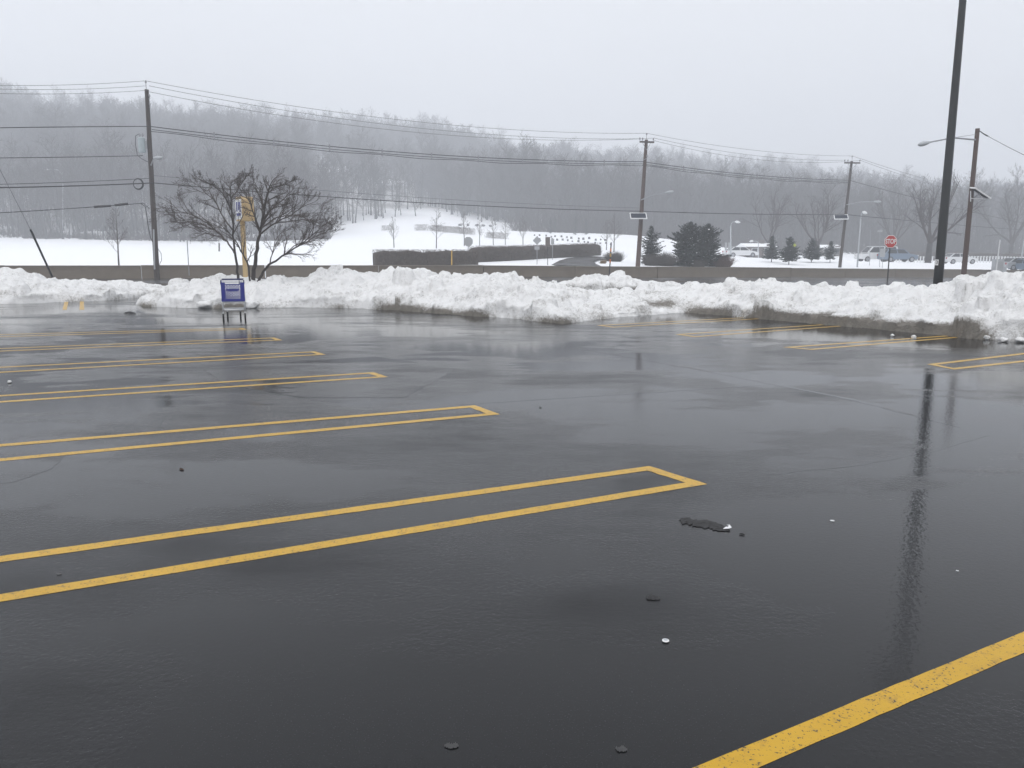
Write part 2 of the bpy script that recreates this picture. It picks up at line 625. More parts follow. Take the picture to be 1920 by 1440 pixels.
rr = random.Random(5)
for nm, mat, z, pp in [
    ('asphalt_seam', 'asphalt_patch', 0.0008, [(860, 757.5), (1120, 741.5), (1430, 721.5), (1430, 723), (1120, 743), (860, 759.5)]),
    ('asphalt_seam', 'asphalt_patch', 0.0008, [(1080, 652), (1300, 690), (1600, 748), (1800, 800), (1796, 802), (1600, 751), (1300, 692), (1080, 653)]),
    ('asphalt_seam', 'asphalt_patch', 0.0008, [(1440, 889), (1600, 870), (1745, 845), (1850, 815), (1850, 817), (1745, 848), (1600, 874), (1440, 892)]),
    ('asphalt_patch', 'asphalt_worn', 0.0008, [(380, 690), (700, 668), (860, 690), (760, 745), (560, 745), (420, 720)]),
    ('asphalt_patch', 'asphalt_patch', 0.0008, [(-300, 930), (20, 906), (95, 880), (128, 852), (60, 845), (-300, 870)]),
]:
    q = edge_path([tuple(lot(*p)[:2]) for p in pp], 0.02, 0.12, rr)
    sheet(nm, q, z, M[mat], lot_o)

# painted hairpin stall lines, each a U of two long bars joined at the aisle end
LW = 0.105


def hairpin(far0, far1, near1, near0, z=0.0016):
    """far bar far0->far1, end bar far1->near1, near bar near1->near0 (outer edges)"""
    a, b, c, d = [Vector(p[:2]) for p in (far0, far1, near1, near0)]
    def inset(p, q, side):
        t = (q - p).normalized()
        return Vector((-t.y, t.x)) * side
    n1 = inset(a, b, -1) * LW
    n3 = inset(d, c, 1) * LW
    if n1.dot(d - a) < 0: n1 = -n1
    if n3.dot(a - d) < 0: n3 = -n3
    n2 = inset(b, c, 1) * LW
    if n2.dot(a - b) < 0: n2 = -n2
    def isect(p, r, q, s):
        den = r.x * s.y - r.y * s.x
        t = ((q - p).x * s.y - (q - p).y * s.x) / den
        return p + r * t
    bi = isect(a + n1, b - a, b + n2, c - b)
    ci = isect(d + n3, c - d, b + n2, c - b)
    m = MB()
    def strip(p0, p1, q0, q1):
        k = max(2, int((p1 - p0).length / 0.10))
        vs_, fs_ = [], []
        for i in range(k + 1):
            e = 0.0 if i in (0, k) else 1.0
            u, w = p0.lerp(p1, i / k), q0.lerp(q1, i / k)
            j1, j2 = rr.uniform(-.005, .005) * e, rr.uniform(-.005, .005) * e
            vs_ += [(u.x + j1, u.y + j1, z), (w.x + j2, w.y + j2, z)]
        for i in range(k):
            fs_.append((2 * i, 2 * i + 1, 2 * i + 3, 2 * i + 2))
        m.add(vs_, fs_)
    strip(a, b, a + n1, bi)
    strip(b, c, bi, ci)
    strip(c, d, ci, d + n3)
    return m.build('parking_stripe', M['paint'], lot_o)


def ext(p, q, L):
    p, q = Vector(p), Vector(q)
    return q + (p - q).normalized() * L


left_rows = [((0, 1043), (1217, 874), (1326, 908), (0, 1129)), ((0, 833), (890, 760), (938, 777), (0, 865)),
             ((0, 741), (700, 698), (728, 707), (0, 755)), ((0, 688), (590, 659), (611, 665), (0, 699)),
             ((0, 653), (515, 633), (530, 638), (0, 659)), ((0, 627), (455, 615), (465, 618), (0, 632))]
for a, b, c, d in left_rows:
    a, b, c, d = lot(*a), lot(*b), lot(*c), lot(*d)
    hairpin(ext(a, b, 6.0), b, c, ext(d, c, 6.0))
# the near line at lower right belongs to the next hairpin of the same row
a, b = lot(1300, 1440), lot(1920, 1185)
c2, d2 = lot(1935, 1440), lot(2300, 1290)
dirn = (b - a).normalized()
hairpin(a - dirn * 1.4, a + dirn * 4.0, a + dirn * 4.0 + Vector((.385, -.52, 0)), a - dirn * 1.4 + Vector((.385, -.52, 0)))
right_rows = [((1820, 626), (1468, 651), (1523, 656), (1845, 629)), ((1590, 605), (1266, 627), (1303, 632), (1630, 608)),
              ((1420, 594), (1118, 610), (1150, 614), (1440, 597)), ((1935, 660), (1738, 683), (1790, 693), (1935, 677))]
for a, b, c, d in right_rows:
    a, b, c, d = lot(*a), lot(*b), lot(*c), lot(*d)
    hairpin(ext(a, b, 5.4), b, c, ext(d, c, 5.4))
# two short bars by the far bank
for x0, x1, x2, x3 in ((122, 129, 125, 117), (150, 157, 158, 149)):
    p = [lot(x0, 562), lot(x1, 562), lot(x2, 581), lot(x3, 581)]
    sheet('parking_stripe', p, 0.0016, M['paint'], lot_o)

# road between the lot and the barrier
xs = np.concatenate([np.linspace(-150, -50, 8), np.linspace(-44, 90, 46), np.linspace(100, 200, 8)])
V, Fq = [], []
NR = 10
for x in xs:
    yb = max(float(bar_y(x)), 38.0)
    zb = float(bar_z(x)) - BAR_H
    for j in range(NR + 1):
        s = j / NR
        V.append((x, 34 + (yb + 0.1 - 34) * s, (zb + 0.02) * s))
for i in range(len(xs) - 1):
    for j in range(NR):
        k = i * (NR + 1) + j
        Fq.append((k, k + NR + 1, k + NR + 2, k + 1))
road_o = tag(MB().add(V, Fq).build('road', M['road'], smooth=True), kind='structure')

# snow covered land behind the barrier, rising into the hill
us = np.concatenate([np.linspace(-150, -70, 14), np.linspace(-66, 90, 120), np.linspace(95, 200, 16)])
rows = np.concatenate([[0], np.linspace(0.003, 0.06, 12), np.linspace(0.095, 1, 110) ** 1.15])
U, RV = np.meshgrid(us, rows, indexing='ij')
sx, sy = U, bar_y(U) + 0.12
exx = U * 4.2 - 10
X = sx + (exx - sx) * RV
X = np.clip(X, -420, 420)
Y = sy + (560 - sy) * RV
Z = zt(X.ravel(), Y.ravel()).reshape(X.shape)
edge = np.clip(RV / 0.02, 0, 1)
Z = Z * edge + (bar_z(U) - 0.16) * (1 - edge)
Z = Z + 0.04 * fbm(X / 14, Y / 14, X * 0, 2, seed=4) * np.clip((RV - .01) * 40, 0, 1)
nu, nr = X.shape
idx = np.arange(nu * nr).reshape(nu, nr)
faces = np.stack([idx[:-1, :-1].ravel(), idx[1:, :-1].ravel(), idx[1:, 1:].ravel(), idx[:-1, 1:].ravel()], 1)
snow_o = link('snow_field', np_mesh('snow_field', np.stack([X.ravel(), Y.ravel(), Z.ravel()], 1), faces, M['snow']))
bear = X / np.maximum(Y, 1) * F_PX + 960
wlo = np.interp(bear, [-450, 600, 640, 700, 840, 960, 1300, 1400, 2300], [150, 158, 170, 190, 204, 190, 180, 180, 182])
wood = np.clip((Y - wlo) / 14, 0, 1)
snow_o.data.attributes.new('litter', 'FLOAT', 'POINT').data.foreach_set('value', wood.ravel().astype(np.float32))
tag(snow_o, kind='structure')

# driveway that climbs from the barrier and bends behind the hedge
mb = MB()
path = [land(1078, 61.5), land(1076, 67), land(1078, 73), land(1090, 79), land(1120, 85)]
ws = [2.0, 1.75, 1.6, 1.6, 1.7]
V = []
for i, p in enumerate(path):
    d = (path[min(i + 1, 4)] - path[max(i - 1, 0)]).normalized()
    nrm = Vector((d.y, -d.x, 0))
    for j in range(7):
        s = (j / 6 - .5) * 2
        q = p + nrm * ws[i] * s
        V.append((q.x, q.y, float(zt(q.x, q.y)[0]) + 0.12))
mb.add(V, [(i * 7 + j, i * 7 + j + 1, i * 7 + 8 + j, i * 7 + 7 + j) for i in range(4) for j in range(6)])
tag(mb.build('driveway_road', M['road']), kind='structure')

# ------------------------------------------------------------------ concrete barrier, panel by panel
bar = empty('concrete_barrier', (float(BAR[4, 0]), float(BAR[4, 1]), float(BAR[4, 2]) - BAR_H))
tag(bar, 'long low brown concrete barrier between the road and the snowfield', 'barrier')
inv = Matrix.Translation(-bar.location)


def walk(x0, x1, step):
    out, x = [], x0
    while x < x1:
        out.append(x)
        dy = (bar_y(x + .5) - bar_y(x - .5))
        x += step / math.sqrt(1 + dy * dy)
    return out


bx = walk(-75, 110, 7.6)
for i in range(len(bx) - 1):
    a = Vector((bx[i], float(bar_y(bx[i])), float(bar_z(bx[i]))))
    b = Vector((bx[i + 1], float(bar_y(bx[i + 1])), float(bar_z(bx[i + 1]))))
    d = (b - a).normalized()
    nrm = Vector((d.y, -d.x, 0)).normalized()
    st = R.uniform(-.02, .02)
    g = 0.025
    a2, b2 = a + d * g, b - d * g
    prof = [(-0.12, 0.0), (0.17, 0.0), (0.15, -0.25), (0.16, -BAR_H - .5), (-0.12, -BAR_H - .5)]
    vs_ = []
    for p in (a2, b2):
        for t, z in prof:
            q = p + nrm * t - bar.location
            vs_.append((q.x, q.y, q.z + z - 0.055 + st))
    n = len(prof)
    fs_ = [tuple(range(n))[::-1], tuple(range(n, 2 * n))] + [(k, (k + 1) % n, n + (k + 1) % n, n + k) for k in range(n)]
    pan = MB().add(vs_, fs_).build('panel', M['concrete'], bar)
    vs_ = []
    for p in (a2, b2):
        for t, z in ((-0.15, 0.0), (0.20, 0.0), (0.20, -0.055), (-0.15, -0.055)):
            q = p + nrm * t - bar.location
            vs_.append((q.x, q.y, q.z + z + st + .002))
    MB().add(vs_, [(3, 2, 1, 0), (4, 5, 6, 7), (0, 1, 5, 4), (1, 2, 6, 5), (2, 3, 7, 6), (3, 0, 4, 7)]).build('coping', M['cap'], pan)

# ------------------------------------------------------------------ snow banks
FRONT = [(-13.6, 33.5, .5), (-13.5, 31.0, .6), (-13.3, 28.0, .72), (-12.6, 26.2, .80), (-12.0, 25.3, .84), (-9.4, 24.3, .95), (-8.0, 24.55, .95), (-6.8, 24.8, 1.02), (-5.4, 24.5, 1.12),
         (-4.3, 23.9, 1.06), (-3.0, 22.9, 1.0), (-1.8, 21.8, 1.0), (-0.9, 21.1, 1.12), (0, 20.5, 1.10), (0.7, 19.5, 1.0), (1.18, 18.95, .82), (1.8, 19.4, .52), (2.4, 20.3, .38),
         (3.8, 21.6, .34), (5.1, 22.5, .56), (5.6, 21.7, .98), (6.27, 20.6, .90), (7.1, 19.4, .74), (8.0, 18.1, .74), (8.7, 16.6, .86), (9.3, 15.3, 1.04), (10.2, 14.9, 1.32), (11.0, 14.6, 1.42),
         (13.5, 13.8, 1.4), (17., 12.5, 1.3), (22., 10, 1.2)]
LEFT = [(-34., 22.5, 1.0), (-27, 24.4, 1.0), (-20.5, 26., 1.0), (-18.6, 26.1, 1.0), (-17.2, 26.5, 1.02), (-15.9, 27.2, .9), (-14.9, 28.4, .72), (-14.2, 30.5, .6), (-14.0, 33.5, .5)]
PROF_T = [0, .06, .16, .35, .7, 1.2, 1.8, 2.5, 3.3, 4.3, 5.4]
PROF_F = [0, .16, .28, .40, .56, .78, .97, 1.0, .82, .38, 0]


def dense(poly, step=0.12):
    out = []
    for (x0, y0, h0), (x1, y1, h1) in zip(poly[:-1], poly[1:]):
        n = max(1, int(math.hypot(x1 - x0, y1 - y0) / step))
        for i in range(n):
            s = i / n
            out.append((x0 + (x1 - x0) * s, y0 + (y1 - y0) * s, h0 + (h1 - h0) * s))
    out.append(poly[-1])
    a = np.array(out)
    # ragged outline
    a[:, 0] += 0.10 * vnoise(a[:, 0] * 1.7, a[:, 1] * 1.7, a[:, 0] * 0, 3) + .05 * vnoise(a[:, 0] * 5, a[:, 1] * 5, a[:, 0] * 0, 6)
    a[:, 1] += 0.14 * vnoise(a[:, 0] * 1.7, a[:, 1] * 1.7, a[:, 0] * 0, 13) + .06 * vnoise(a[:, 0] * 5, a[:, 1] * 5, a[:, 0] * 0, 16)
    for _ in range(6):
        a[1:-1, 2] = (a[:-2, 2] + a[1:-1, 2] + a[2:, 2]) / 3
    return a


def in_poly(px, py, poly):
    inside = np.zeros(len(px), bool)
    n = len(poly)
    j = n - 1
    for i in range(n):
        xi, yi = poly[i][:2]
        xj, yj = poly[j][:2]
        if yi != yj:
            c = ((yi > py) != (yj > py)) & (px < (xj - xi) * (py - yi) / (yj - yi) + xi)
            inside ^= c
        j = i
    return inside


def make_bank(name, poly, back, x0, x1, y0, y1, res, seed, dirt_fn, label, prof=(PROF_T, PROF_F), nchunk=160, depth_scale=1.0, cut=None):
    P = dense(poly, .05)
    closed = np.vstack([P[:, :2], np.array(back)])
    nx, ny = int(round((x1 - x0) / res)) + 1, int((y1 - y0) / res) + 1
    X, Y = np.meshgrid(np.linspace(x0, x1, nx), np.linspace(y0, y1, ny), indexing='ij')
    x, y = X.ravel(), Y.ravel()
    ins = in_poly(x, y, closed)
    dist = np.full(len(x), 1e3)
    hc = np.zeros(len(x))
    nxd, nyd = np.zeros(len(x)), np.zeros(len(x))
    near = ins.copy().reshape(nx, ny)
    g_ = ins.reshape(nx, ny)
    for ax, ay in ((1, 0), (-1, 0), (0, 1), (0, -1), (1, 1), (1, -1), (-1, 1), (-1, -1)):
        near |= np.roll(np.roll(g_, ax, 0), ay, 1)
    near = near.ravel()
    rim = near & ~ins                      # first ring outside, pulled onto the outline
    rim_k = np.zeros(len(x), int)
    sel = np.where(near)[0]
    for c in range(0, len(sel), 6000):
        s = sel[c:c + 6000]
        d2 = (x[s][:, None] - P[None, :, 0]) ** 2 + (y[s][:, None] - P[None, :, 1]) ** 2
        k = d2.argmin(1)
        dm = np.sqrt(d2[np.arange(len(s)), k])
        dist[s] = dm
        w = 1 / (d2 + 0.05) ** 2
        hc[s] = (w * P[None, :, 2]).sum(1) / w.sum(1)
        rim_k[s] = k
        nxd[s] = (x[s] - P[k, 0]) / np.maximum(dm, 1e-4)
        nyd[s] = (y[s] - P[k, 1]) / np.maximum(dm, 1e-4)
    z0 = np.zeros(len(x))
    dd = dist / depth_scale
    wob = dd * (1 + 0.35 * vnoise(x * .8, y * .8, z0, seed + 40))
    h = np.maximum(hc - .10, .16) * np.interp(wob, prof[0], prof[1])
    env = np.clip(dd / 0.5, 0, 1) * np.clip((prof[0][-1] - dd) / 1.0, 0, 1)
    env2 = np.clip(dd / 0.09, 0, 1) * np.clip((prof[0][-1] - dd) / 1.0, 0, 1)
    n = 0.15 * fbm(x / 1.1, y / 1.1, z0, 3, seed=seed) * env
    bil = 1 - np.abs(vnoise(x / .42, y / .42, z0, seed + 9)) * 2
    n += 0.085 * bil * env
    wx, wy = x + .12 * vnoise(x / .3, y / .3, z0, seed + 81), y + .12 * vnoise(x / .3, y / .3, z0, seed + 82)
    patch = np.clip(vnoise(x / 1.6, y / 1.6, z0, seed + 83) * 1.2 + .65, 0, 1)
    for cs_, amp_ in ((.75, .12), (.36, .075), (.15, .028)):
        f1, f2, cid = worley(wx / cs_, wy / cs_, seed + int(cs_ * 100))
        n += amp_ * (np.sqrt(np.clip(1 - f1 * f1 * 1.1, 0, 1)) * (.55 + .45 * cid) - .35) * env2 * patch
    bil2 = 1 - np.abs(vnoise(x / .17, y / .17, z0, seed + 19)) * 2
    n += 0.050 * bil2 * env2 * (0.6 + vnoise(x / .9, y / .9, z0, seed + 23))
    n += 0.030 * fbm(x / .11, y / .11, z0, 2, seed=seed + 29) * env2
    # terraced plough slabs
    n += 0.09 * np.tanh(5 * vnoise(x / .8, y / .45, z0, seed + 50)) * env
    h = np.maximum(h + n * np.clip(hc, .3, 1), 0.0)
    rng = np.random.RandomState(seed)
    if len(sel):
        cs = sel[rng.randint(0, len(sel), nchunk * 4)]
        cs = cs[(dist[cs] > .1) & (dist[cs] < 3.2)][:nchunk]
        for c in cs:
            r = rng.uniform(.05, .17) if rng.rand() < .85 else rng.uniform(.17, .30)
            q = np.where((np.abs(x - x[c]) < r) & (np.abs(y - y[c]) < r) & ins)[0]
            ex, ey = rng.uniform(.7, 1.3), rng.uniform(.7, 1.3)
            rr2 = (((x[q] - x[c]) * ex) ** 2 + ((y[q] - y[c]) * ey) ** 2) / (r * r)
            bumpv = np.sqrt(np.clip(1 - rr2, 0, 1)) * r * rng.uniform(.5, .95)
            h[q] = np.maximum(h[q], np.where(rr2 < 1, h[c] * .985 + bumpv * (0.9 + .2 * vnoise(x[q] * 20, y[q] * 20, z0[q], 77)) - .02, 0))
    keep = (ins & (dist < prof[0][-1] * depth_scale)) | (rim & (dist < 3 * res))
    # meltwater undercut at the foot: the crust overhangs the first few centimetres
    under = np.clip(1 - np.abs(dist - .17) / 0.12, 0, 1) * np.clip(vnoise(x / 1.3, y / 1.3, z0, seed + 60) + .55, 0, 1)
    jit = np.clip(dist / .2, 0, 1)
    vx = x - nxd * 0.13 * under + .035 * jit * vnoise(x / .14, y / .14, h / .14, seed + 70)
    vy = y - nyd * 0.13 * under + .035 * jit * vnoise(x / .14, y / .14, h / .14, seed + 71)
    vx = np.where(rim, P[rim_k, 0], vx)
    vy = np.where(rim, P[rim_k, 1], vy)
    h = np.where(rim, -0.02, h)
    if cut is not None:                    # run out under the neighbouring bank
        e0, e1 = cut
        fade = np.clip((x - e0) / (e1 - e0), 0, 1)
        h = h * fade * fade * (3 - 2 * fade) - .03 * (fade < 1)
    dirt = dirt_fn(x, y, h, dist)
    ids = np.arange(nx * ny).reshape(nx, ny)
    f = np.stack([ids[:-1, :-1].ravel(), ids[1:, :-1].ravel(), ids[1:, 1:].ravel(), ids[:-1, 1:].ravel()], 1)
    f = f[keep[f].all(1)]
    used, invi = np.unique(f, return_inverse=True)
    f = invi.reshape(-1, 4)
    cx, cy = x[used].mean(), y[used].mean()
    me = np_mesh(name, np.stack([vx[used] - cx, vy[used] - cy, h[used]], 1), f, M['bank'])
    a = me.attributes.new('dirt', 'FLOAT', 'POINT')
    a.data.foreach_set('value', dirt[used].astype(np.float32))
    o = link(name, me)
    o.location = (cx, cy, 0)
    tag(o, label, 'snow bank', 'ploughed snow banks round the parking lot')
    return o


def foot_dirt(strength, reach):
    def fn(x, y, h, d):
        s = strength(x, y) if callable(strength) else strength
        low = np.clip(1 - h / reach, 0, 1)
        blot = vnoise(x / 1.1, y / 1.1, h / .5, 91)
        band = np.exp(-((h - .45 - .15 * vnoise(x / 1.7, y / 1.7, h * 0, 93)) / .09) ** 2) * np.clip(vnoise(x / 1.4, y / 1.4, h * 0, 94) + .2, 0, 1)
        return low * (0.40 + 0.75 * blot) * s * 1.5 + 0.20 + 0.16 * vnoise(x / .5, y / .5, h / .3, 92) + .30 * band + .75 * np.exp(-((x - 4.35) / .5) ** 2 - ((y - 22.75) / .45) ** 2)
    return fn


make_bank('snow_bank', FRONT, [(24, 30), (8, 31), (4, 30), (-13, 34)], -14.4, 4.6, 18.2, 32.2, 0.042, 21,
          foot_dirt(lambda x, y: 1.05 + 0.35 * np.clip(vnoise(x / 2.3, y * 0, y * 0, 5), -1, 1), 0.26),
          'longest ploughed snow bank, behind the shopping cart and below the spreading bare tree', nchunk=420, cut=(4.6, 3.9))
make_bank('snow_bank', FRONT, [(24, 30), (8, 31), (4, 30), (-13, 34)], 2.3, 16.0, 11.5, 28.0, 0.040, 22,
          foot_dirt(lambda x, y: np.interp(x, [3.4, 5, 6, 8, 12], [.9, 1.2, 1.8, 2.4, 2.3]), 0.33),
          'dirty-footed snow bank under the stop sign and the black lamp pole', nchunk=420, cut=(2.3, 3.1))
make_bank('snow_bank', LEFT, [(-14.0, 36), (-34, 33)], -26, -13.8, 24.0, 33.5, 0.05, 23,
          foot_dirt(lambda x, y: np.interp(x, [-19, -17.4, -16.4], [1.9, 1.7, .45]), 0.40),
          'snow bank at the far left ahead of the leaning utility pole', nchunk=150)
PILE = [(1.3, 34.0, .15), (1.7, 33.4, .35), (2.3, 32.9, .75), (3.0, 32.6, 1.08), (4.2, 32.7, .86), (5.2, 33.0, .9), (6.6, 33.5, .45), (7.6, 34.2, .3)]
make_bank('snow_bank', PILE, [(7.8, 38), (1.2, 38)], 1.0, 8.0, 32.3, 37.0, 0.05, 24, foot_dirt(1.2, 0.5),
          'small separate snow heap at the roadside behind the dip in the bank', nchunk=40,
          prof=([0, .05, .2, .5, .9, 1.5, 2.2, 3], [0, .15, .4, .75, 1, .9, .5, 0]))


def lump(seed, r, squash=0.6):
    bm = bmesh.new()
    bmesh.ops.create_icosphere(bm, subdivisions=3, radius=1)
    rg = np.random.RandomState(seed)
    co = np.array([v.co[:] for v in bm.verts])
    k = 1 + .30 * vnoise(co[:, 0] * 1.4 + seed, co[:, 1] * 1.4, co[:, 2] * 1.4, seed) + .13 * vnoise(co[:, 0] * 4, co[:, 1] * 4, co[:, 2] * 4, seed + 1)
    s = rg.uniform(.7, 1.3, 3)
    for v, kk in zip(bm.verts, k):
        v.co = Vector((v.co.x * s[0], v.co.y * s[1], v.co.z * squash)) * kk * r
    z = min(v.co.z for v in bm.verts)
    for v in bm.verts:
        v.co.z = max(v.co.z - z - .12 * r, -.002)
    me = bpy.data.meshes.new('snow_chunk')
    bm.to_mesh(me)
    bm.free()
    me.materials.append(M['bank'])
    me.polygons.foreach_set('use_smooth', [True] * len(me.polygons))
    return me


for i, (px, py, r, lb) in enumerate([
    (1866, 634, .14, 'larger lump of broken snow at the near foot of the dirty bank, frame edge side'),
    (1897, 637, .17, 'biggest loose snow lump at the right picture edge below the bank'),
    (1882, 641, .09, 'small flat snow crumb in front of the two big loose lumps'),
    (1912, 642, .10, 'snow crumb cut by the right picture edge'),
    (1850, 637, .07, 'smallest snow crumb at the end of the lump row beside the bank'),
    (1673, 631, .05, 'little snow clod lying on the far bar of a yellow hairpin'),
    (1713, 635, .06, 'little snow clod lying on the near bar of a yellow hairpin'),
    (1003, 597, .17, 'pale wedge of slush on wet asphalt before the middle bank'),
    (472, 578, .24, 'flattened slush lump beside the shopping cart wheels'),
    (385, 578, .22, 'white slush lump at the bank foot just before the cart'),
    (18, 718, .03, 'white snow crumb on asphalt near the left picture edge')]):
    o = link('snow_chunk', lump(100 + i, r))
    o.location = lot(px, py)
    tag(o, lb, 'snow chunk', 'loose snow chunks on the asphalt')

# ------------------------------------------------------------------ trees and bushes
def wander(rng, p, d, L, n, wob, trop):
    pts = [Vector(p)]
    d = Vector(d).normalized()
    for i in range(n):
        d = (d + Vector((rng.gauss(0, wob), rng.gauss(0, wob), rng.gauss(0, wob))) + Vector((0, 0, trop))).normalized()
        pts.append(pts[-1] + d * (L / n))
    return pts


def side_dir(rng, d, ang):
    d = d.normalized()
    a = Vector((rng.gauss(0, 1), rng.gauss(0, 1), rng.gauss(0, 1)))
    a = (a - d * a.dot(d)).normalized()
    return d * math.cos(ang) + a * math.sin(ang)


def sprout(mb, rng, pts, r0, L, lvl, spec):
    """children of a limb; spec[lvl] = (count, length factor, angle, segments, sides, wobble, tropism, start)"""
    if lvl >= len(spec):
        return
    cnt, lf, ang, seg, sides, wob, trop, start = spec[lvl]
    n = len(pts) - 1
    for k in range(cnt):
        s = start + (1 - start) * (k + rng.random()) / cnt
        i = min(int(s * n), n - 1)
        p = pts[i].lerp(pts[i + 1], s * n - i)
        d = (pts[i + 1] - pts[i])
        cl = L * lf * rng.uniform(.6, 1.25) * (1.15 - .55 * s)
        cr = max(r0 * (1 - .75 * s) * .55, spec_min[0])
        q = wander(rng, p, side_dir(rng, d, ang * rng.uniform(.6, 1.3)), cl, seg, wob, trop)
        mb.tube(q, [cr * (1 - .7 * j / seg) for j in range(seg + 1)], sides, caps=False)
        sprout(mb, rng, q, cr, cl, lvl + 1, spec)


spec_min = [0.004]


def forest_tree(seed, Ht, tr, start, spread, nl, dens=1.0):
    rng = random.Random(seed)
    spec_min[0] = 0.018
    tm, cm = MB(), MB()
    pts = wander(rng, (0, 0, -.4), (0, 0, 1), Ht * .88 + .4, 8, .06, .08)
    rad = [tr * (1 - .93 * (i / 8) ** .9) for i in range(9)]
    rad[0] *= 1.25
    tm.tube(pts, rad, 6)
    spec = [(int(6 * dens), .55, .75, 2, 3, .12, .10, .15), (int(5 * dens), .5, .7, 1, 3, .1, .08, .1)]
    for k in range(nl):
        s = start + (.985 - start) * (k + rng.random()) / nl
        i = min(int(s * 8), 7)
        p = pts[i].lerp(pts[i + 1], s * 8 - i)
        az = rng.uniform(0, 2 * math.pi)
        u = (s - start) / (1 - start)
        el = rng.uniform(.35, .85) + .45 * u
        d = Vector((math.cos(az) * math.cos(el), math.sin(az) * math.cos(el), math.sin(el)))
        L = Ht * spread * (.85 + .5 * u * (1 - u) * 2 - .35 * u) * rng.uniform(.65, 1.2)
        q = wander(rng, p, d, L, 4, .10, .09)
        r = max(tr * (1 - s) * .45, .03)
        cm.tube(q, [r * (1 - .8 * j / 4) for j in range(5)], 4, caps=False)
        sprout(cm, rng, q, r, L, 0, spec)
    return tm.mesh('trunk', M['wood_bark'], True), cm.mesh('crown', M['wood_twig'])


def put_tree(name, meshes, loc, rz, sc, label, group, cat='tree', lean=0.0):
    e = empty(name, loc, rz)
    e.scale = (sc[0], sc[0], sc[1])
    e.rotation_euler = (lean * math.sin(rz * 3), lean * math.cos(rz * 5), rz)
    link('trunk', meshes[0], e)
    link('crown', meshes[1], e)
    tag(e, label, cat, group)
    return e


PROTO = [forest_tree(11, 15, .17, .34, .24, 24), forest_tree(12, 17, .20, .40, .20, 24), forest_tree(13, 13, .14, .25, .27, 24),
         forest_tree(14, 16, .18, .24, .25, 27), forest_tree(15, 14, .20, .28, .31, 26), forest_tree(16, 18, .17, .45, .19, 22),
         forest_tree(17, 12, .14, .14, .30, 27)]
first_tree = {}
rf = random.Random(99)


def edge_tree(px, Y, hs, label, group):
    k = rf.randrange(len(PROTO))
    s = hs * rf.uniform(.82, 1.15)
    o = put_tree('bare_tree', PROTO[k], land(px, Y), rf.uniform(0, 6.28), (s * rf.uniform(.85, 1.1), s), label, group, lean=.04)
    first_tree.setdefault(k, o)
    return o


LW_ = 'bare tree with visible trunk along the wood edge beyond the open snowfield, left half'
MW_ = 'misty bare tree on the snowy slope above the far hedges, picture middle'
RW_ = 'hazy bare tree in the wood edge beyond the parked vehicles, right third'
px = -40.0
while px < 625:
    Y = 141 + rf.uniform(-1, 9) + (12 if px > 560 else 0)
    edge_tree(px, Y, 1.0, LW_, 'bare trees along the wood edge left of the slope')
    px += rf.uniform(6, 13)
for px, Y in [(632, 168), (650, 176), (667, 182), (690, 190), (712, 185), (731, 196), (755, 201), (771, 205), (795, 208), (842, 206), (868, 196), (905, 190), (930, 186), (912, 200), (958, 182),
              (975, 178), (990, 186), (1008, 180), (1025, 176), (1047, 180), (1066, 176), (1080, 182), (1098, 175), (1120, 180), (1138, 174), (1155, 178), (1172, 172), (1196, 170), (1218, 174), (1240, 168), (1262, 170)]:
    edge_tree(px, Y, .9, MW_, 'bare trees on the slope in the middle')
for px in range(1285, 1960, 17):
    edge_tree(px + rf.uniform(-6, 6), 166 + rf.uniform(0, 14), .9 + .15 * (px > 1600), RW_, 'bare trees of the wood edge behind the road')

# the wood behind, one mass of the same trees
CLEAR = [(548, 288, 26), (500, 250, 18), (612, 256, 14), (650, 310, 16), (742, 308, 20)]
pts = []
rw = np.random.RandomState(8)
N = 26000
yy = 150 + (rw.rand(N) ** .8) * 330
xx = (rw.rand(N) * 2700 - 420 - 960) / F_PX * yy
pxx = xx / yy * F_PX + 960
ok = np.ones(N, bool)
lo = np.interp(pxx, [-450, 600, 640, 700, 840, 960, 1300, 1400, 2300], [150, 158, 166, 184, 196, 184, 176, 178, 180])
ok &= yy > lo
ok &= ~((pxx > 655) & (pxx < 705) & (rw.rand(N) < .3) & (yy < 300))
ok &= rw.rand(N) < np.interp(yy, [150, 220, 480], [1.0, .9, .6])
dn = vnoise(xx / 35, yy / 35, xx * 0, 44)
ok &= (dn > -.48)
houses_at = [(545, 300, -1), (640, 262, -1), (745, 258, -1), (505, 330, -1), (620, 345, -1)]
for hpx, hy, _ in houses_at:
    hx = (hpx - 960) / F_PX * hy
    ok &= ~((np.abs(xx / yy * hy - hx) < 7) & (yy > hy - 40) & (yy < hy + 10) & (rw.rand(N) < .8))
xx, yy = xx[ok], yy[ok]
zz = zt(xx, yy)
me = bpy.data.meshes.new('forest')
me.from_pydata([tuple(p) for p in np.stack([xx, yy, zz], 1)], [], [])
size = np.where(rw.rand(len(xx)) < .38, rw.uniform(.25, .55, len(xx)), rw.uniform(.72, 1.15, len(xx))) * (1 + .22 * vnoise(xx / 18, yy / 18, xx * 0, 46))
wide = size * rw.uniform(1.0, 1.45, len(size))
me.attributes.new('size', 'FLOAT_VECTOR', 'POINT').data.foreach_set('vector', np.stack([wide, wide, size], 1).astype(np.float32).ravel())
forest = link('forest', me)
tag(forest, 'bare grey winter wood covering the misty hillside', 'wood', kind='stuff')
ng = bpy.data.node_groups.new('wood', 'GeometryNodeTree')
ng.interface.new_socket('Geometry', in_out='INPUT', socket_type='NodeSocketGeometry')
ng.interface.new_socket('Geometry', in_out='OUTPUT', socket_type='NodeSocketGeometry')
gi, go = ng.nodes.new('NodeGroupInput'), ng.nodes.new('NodeGroupOutput')
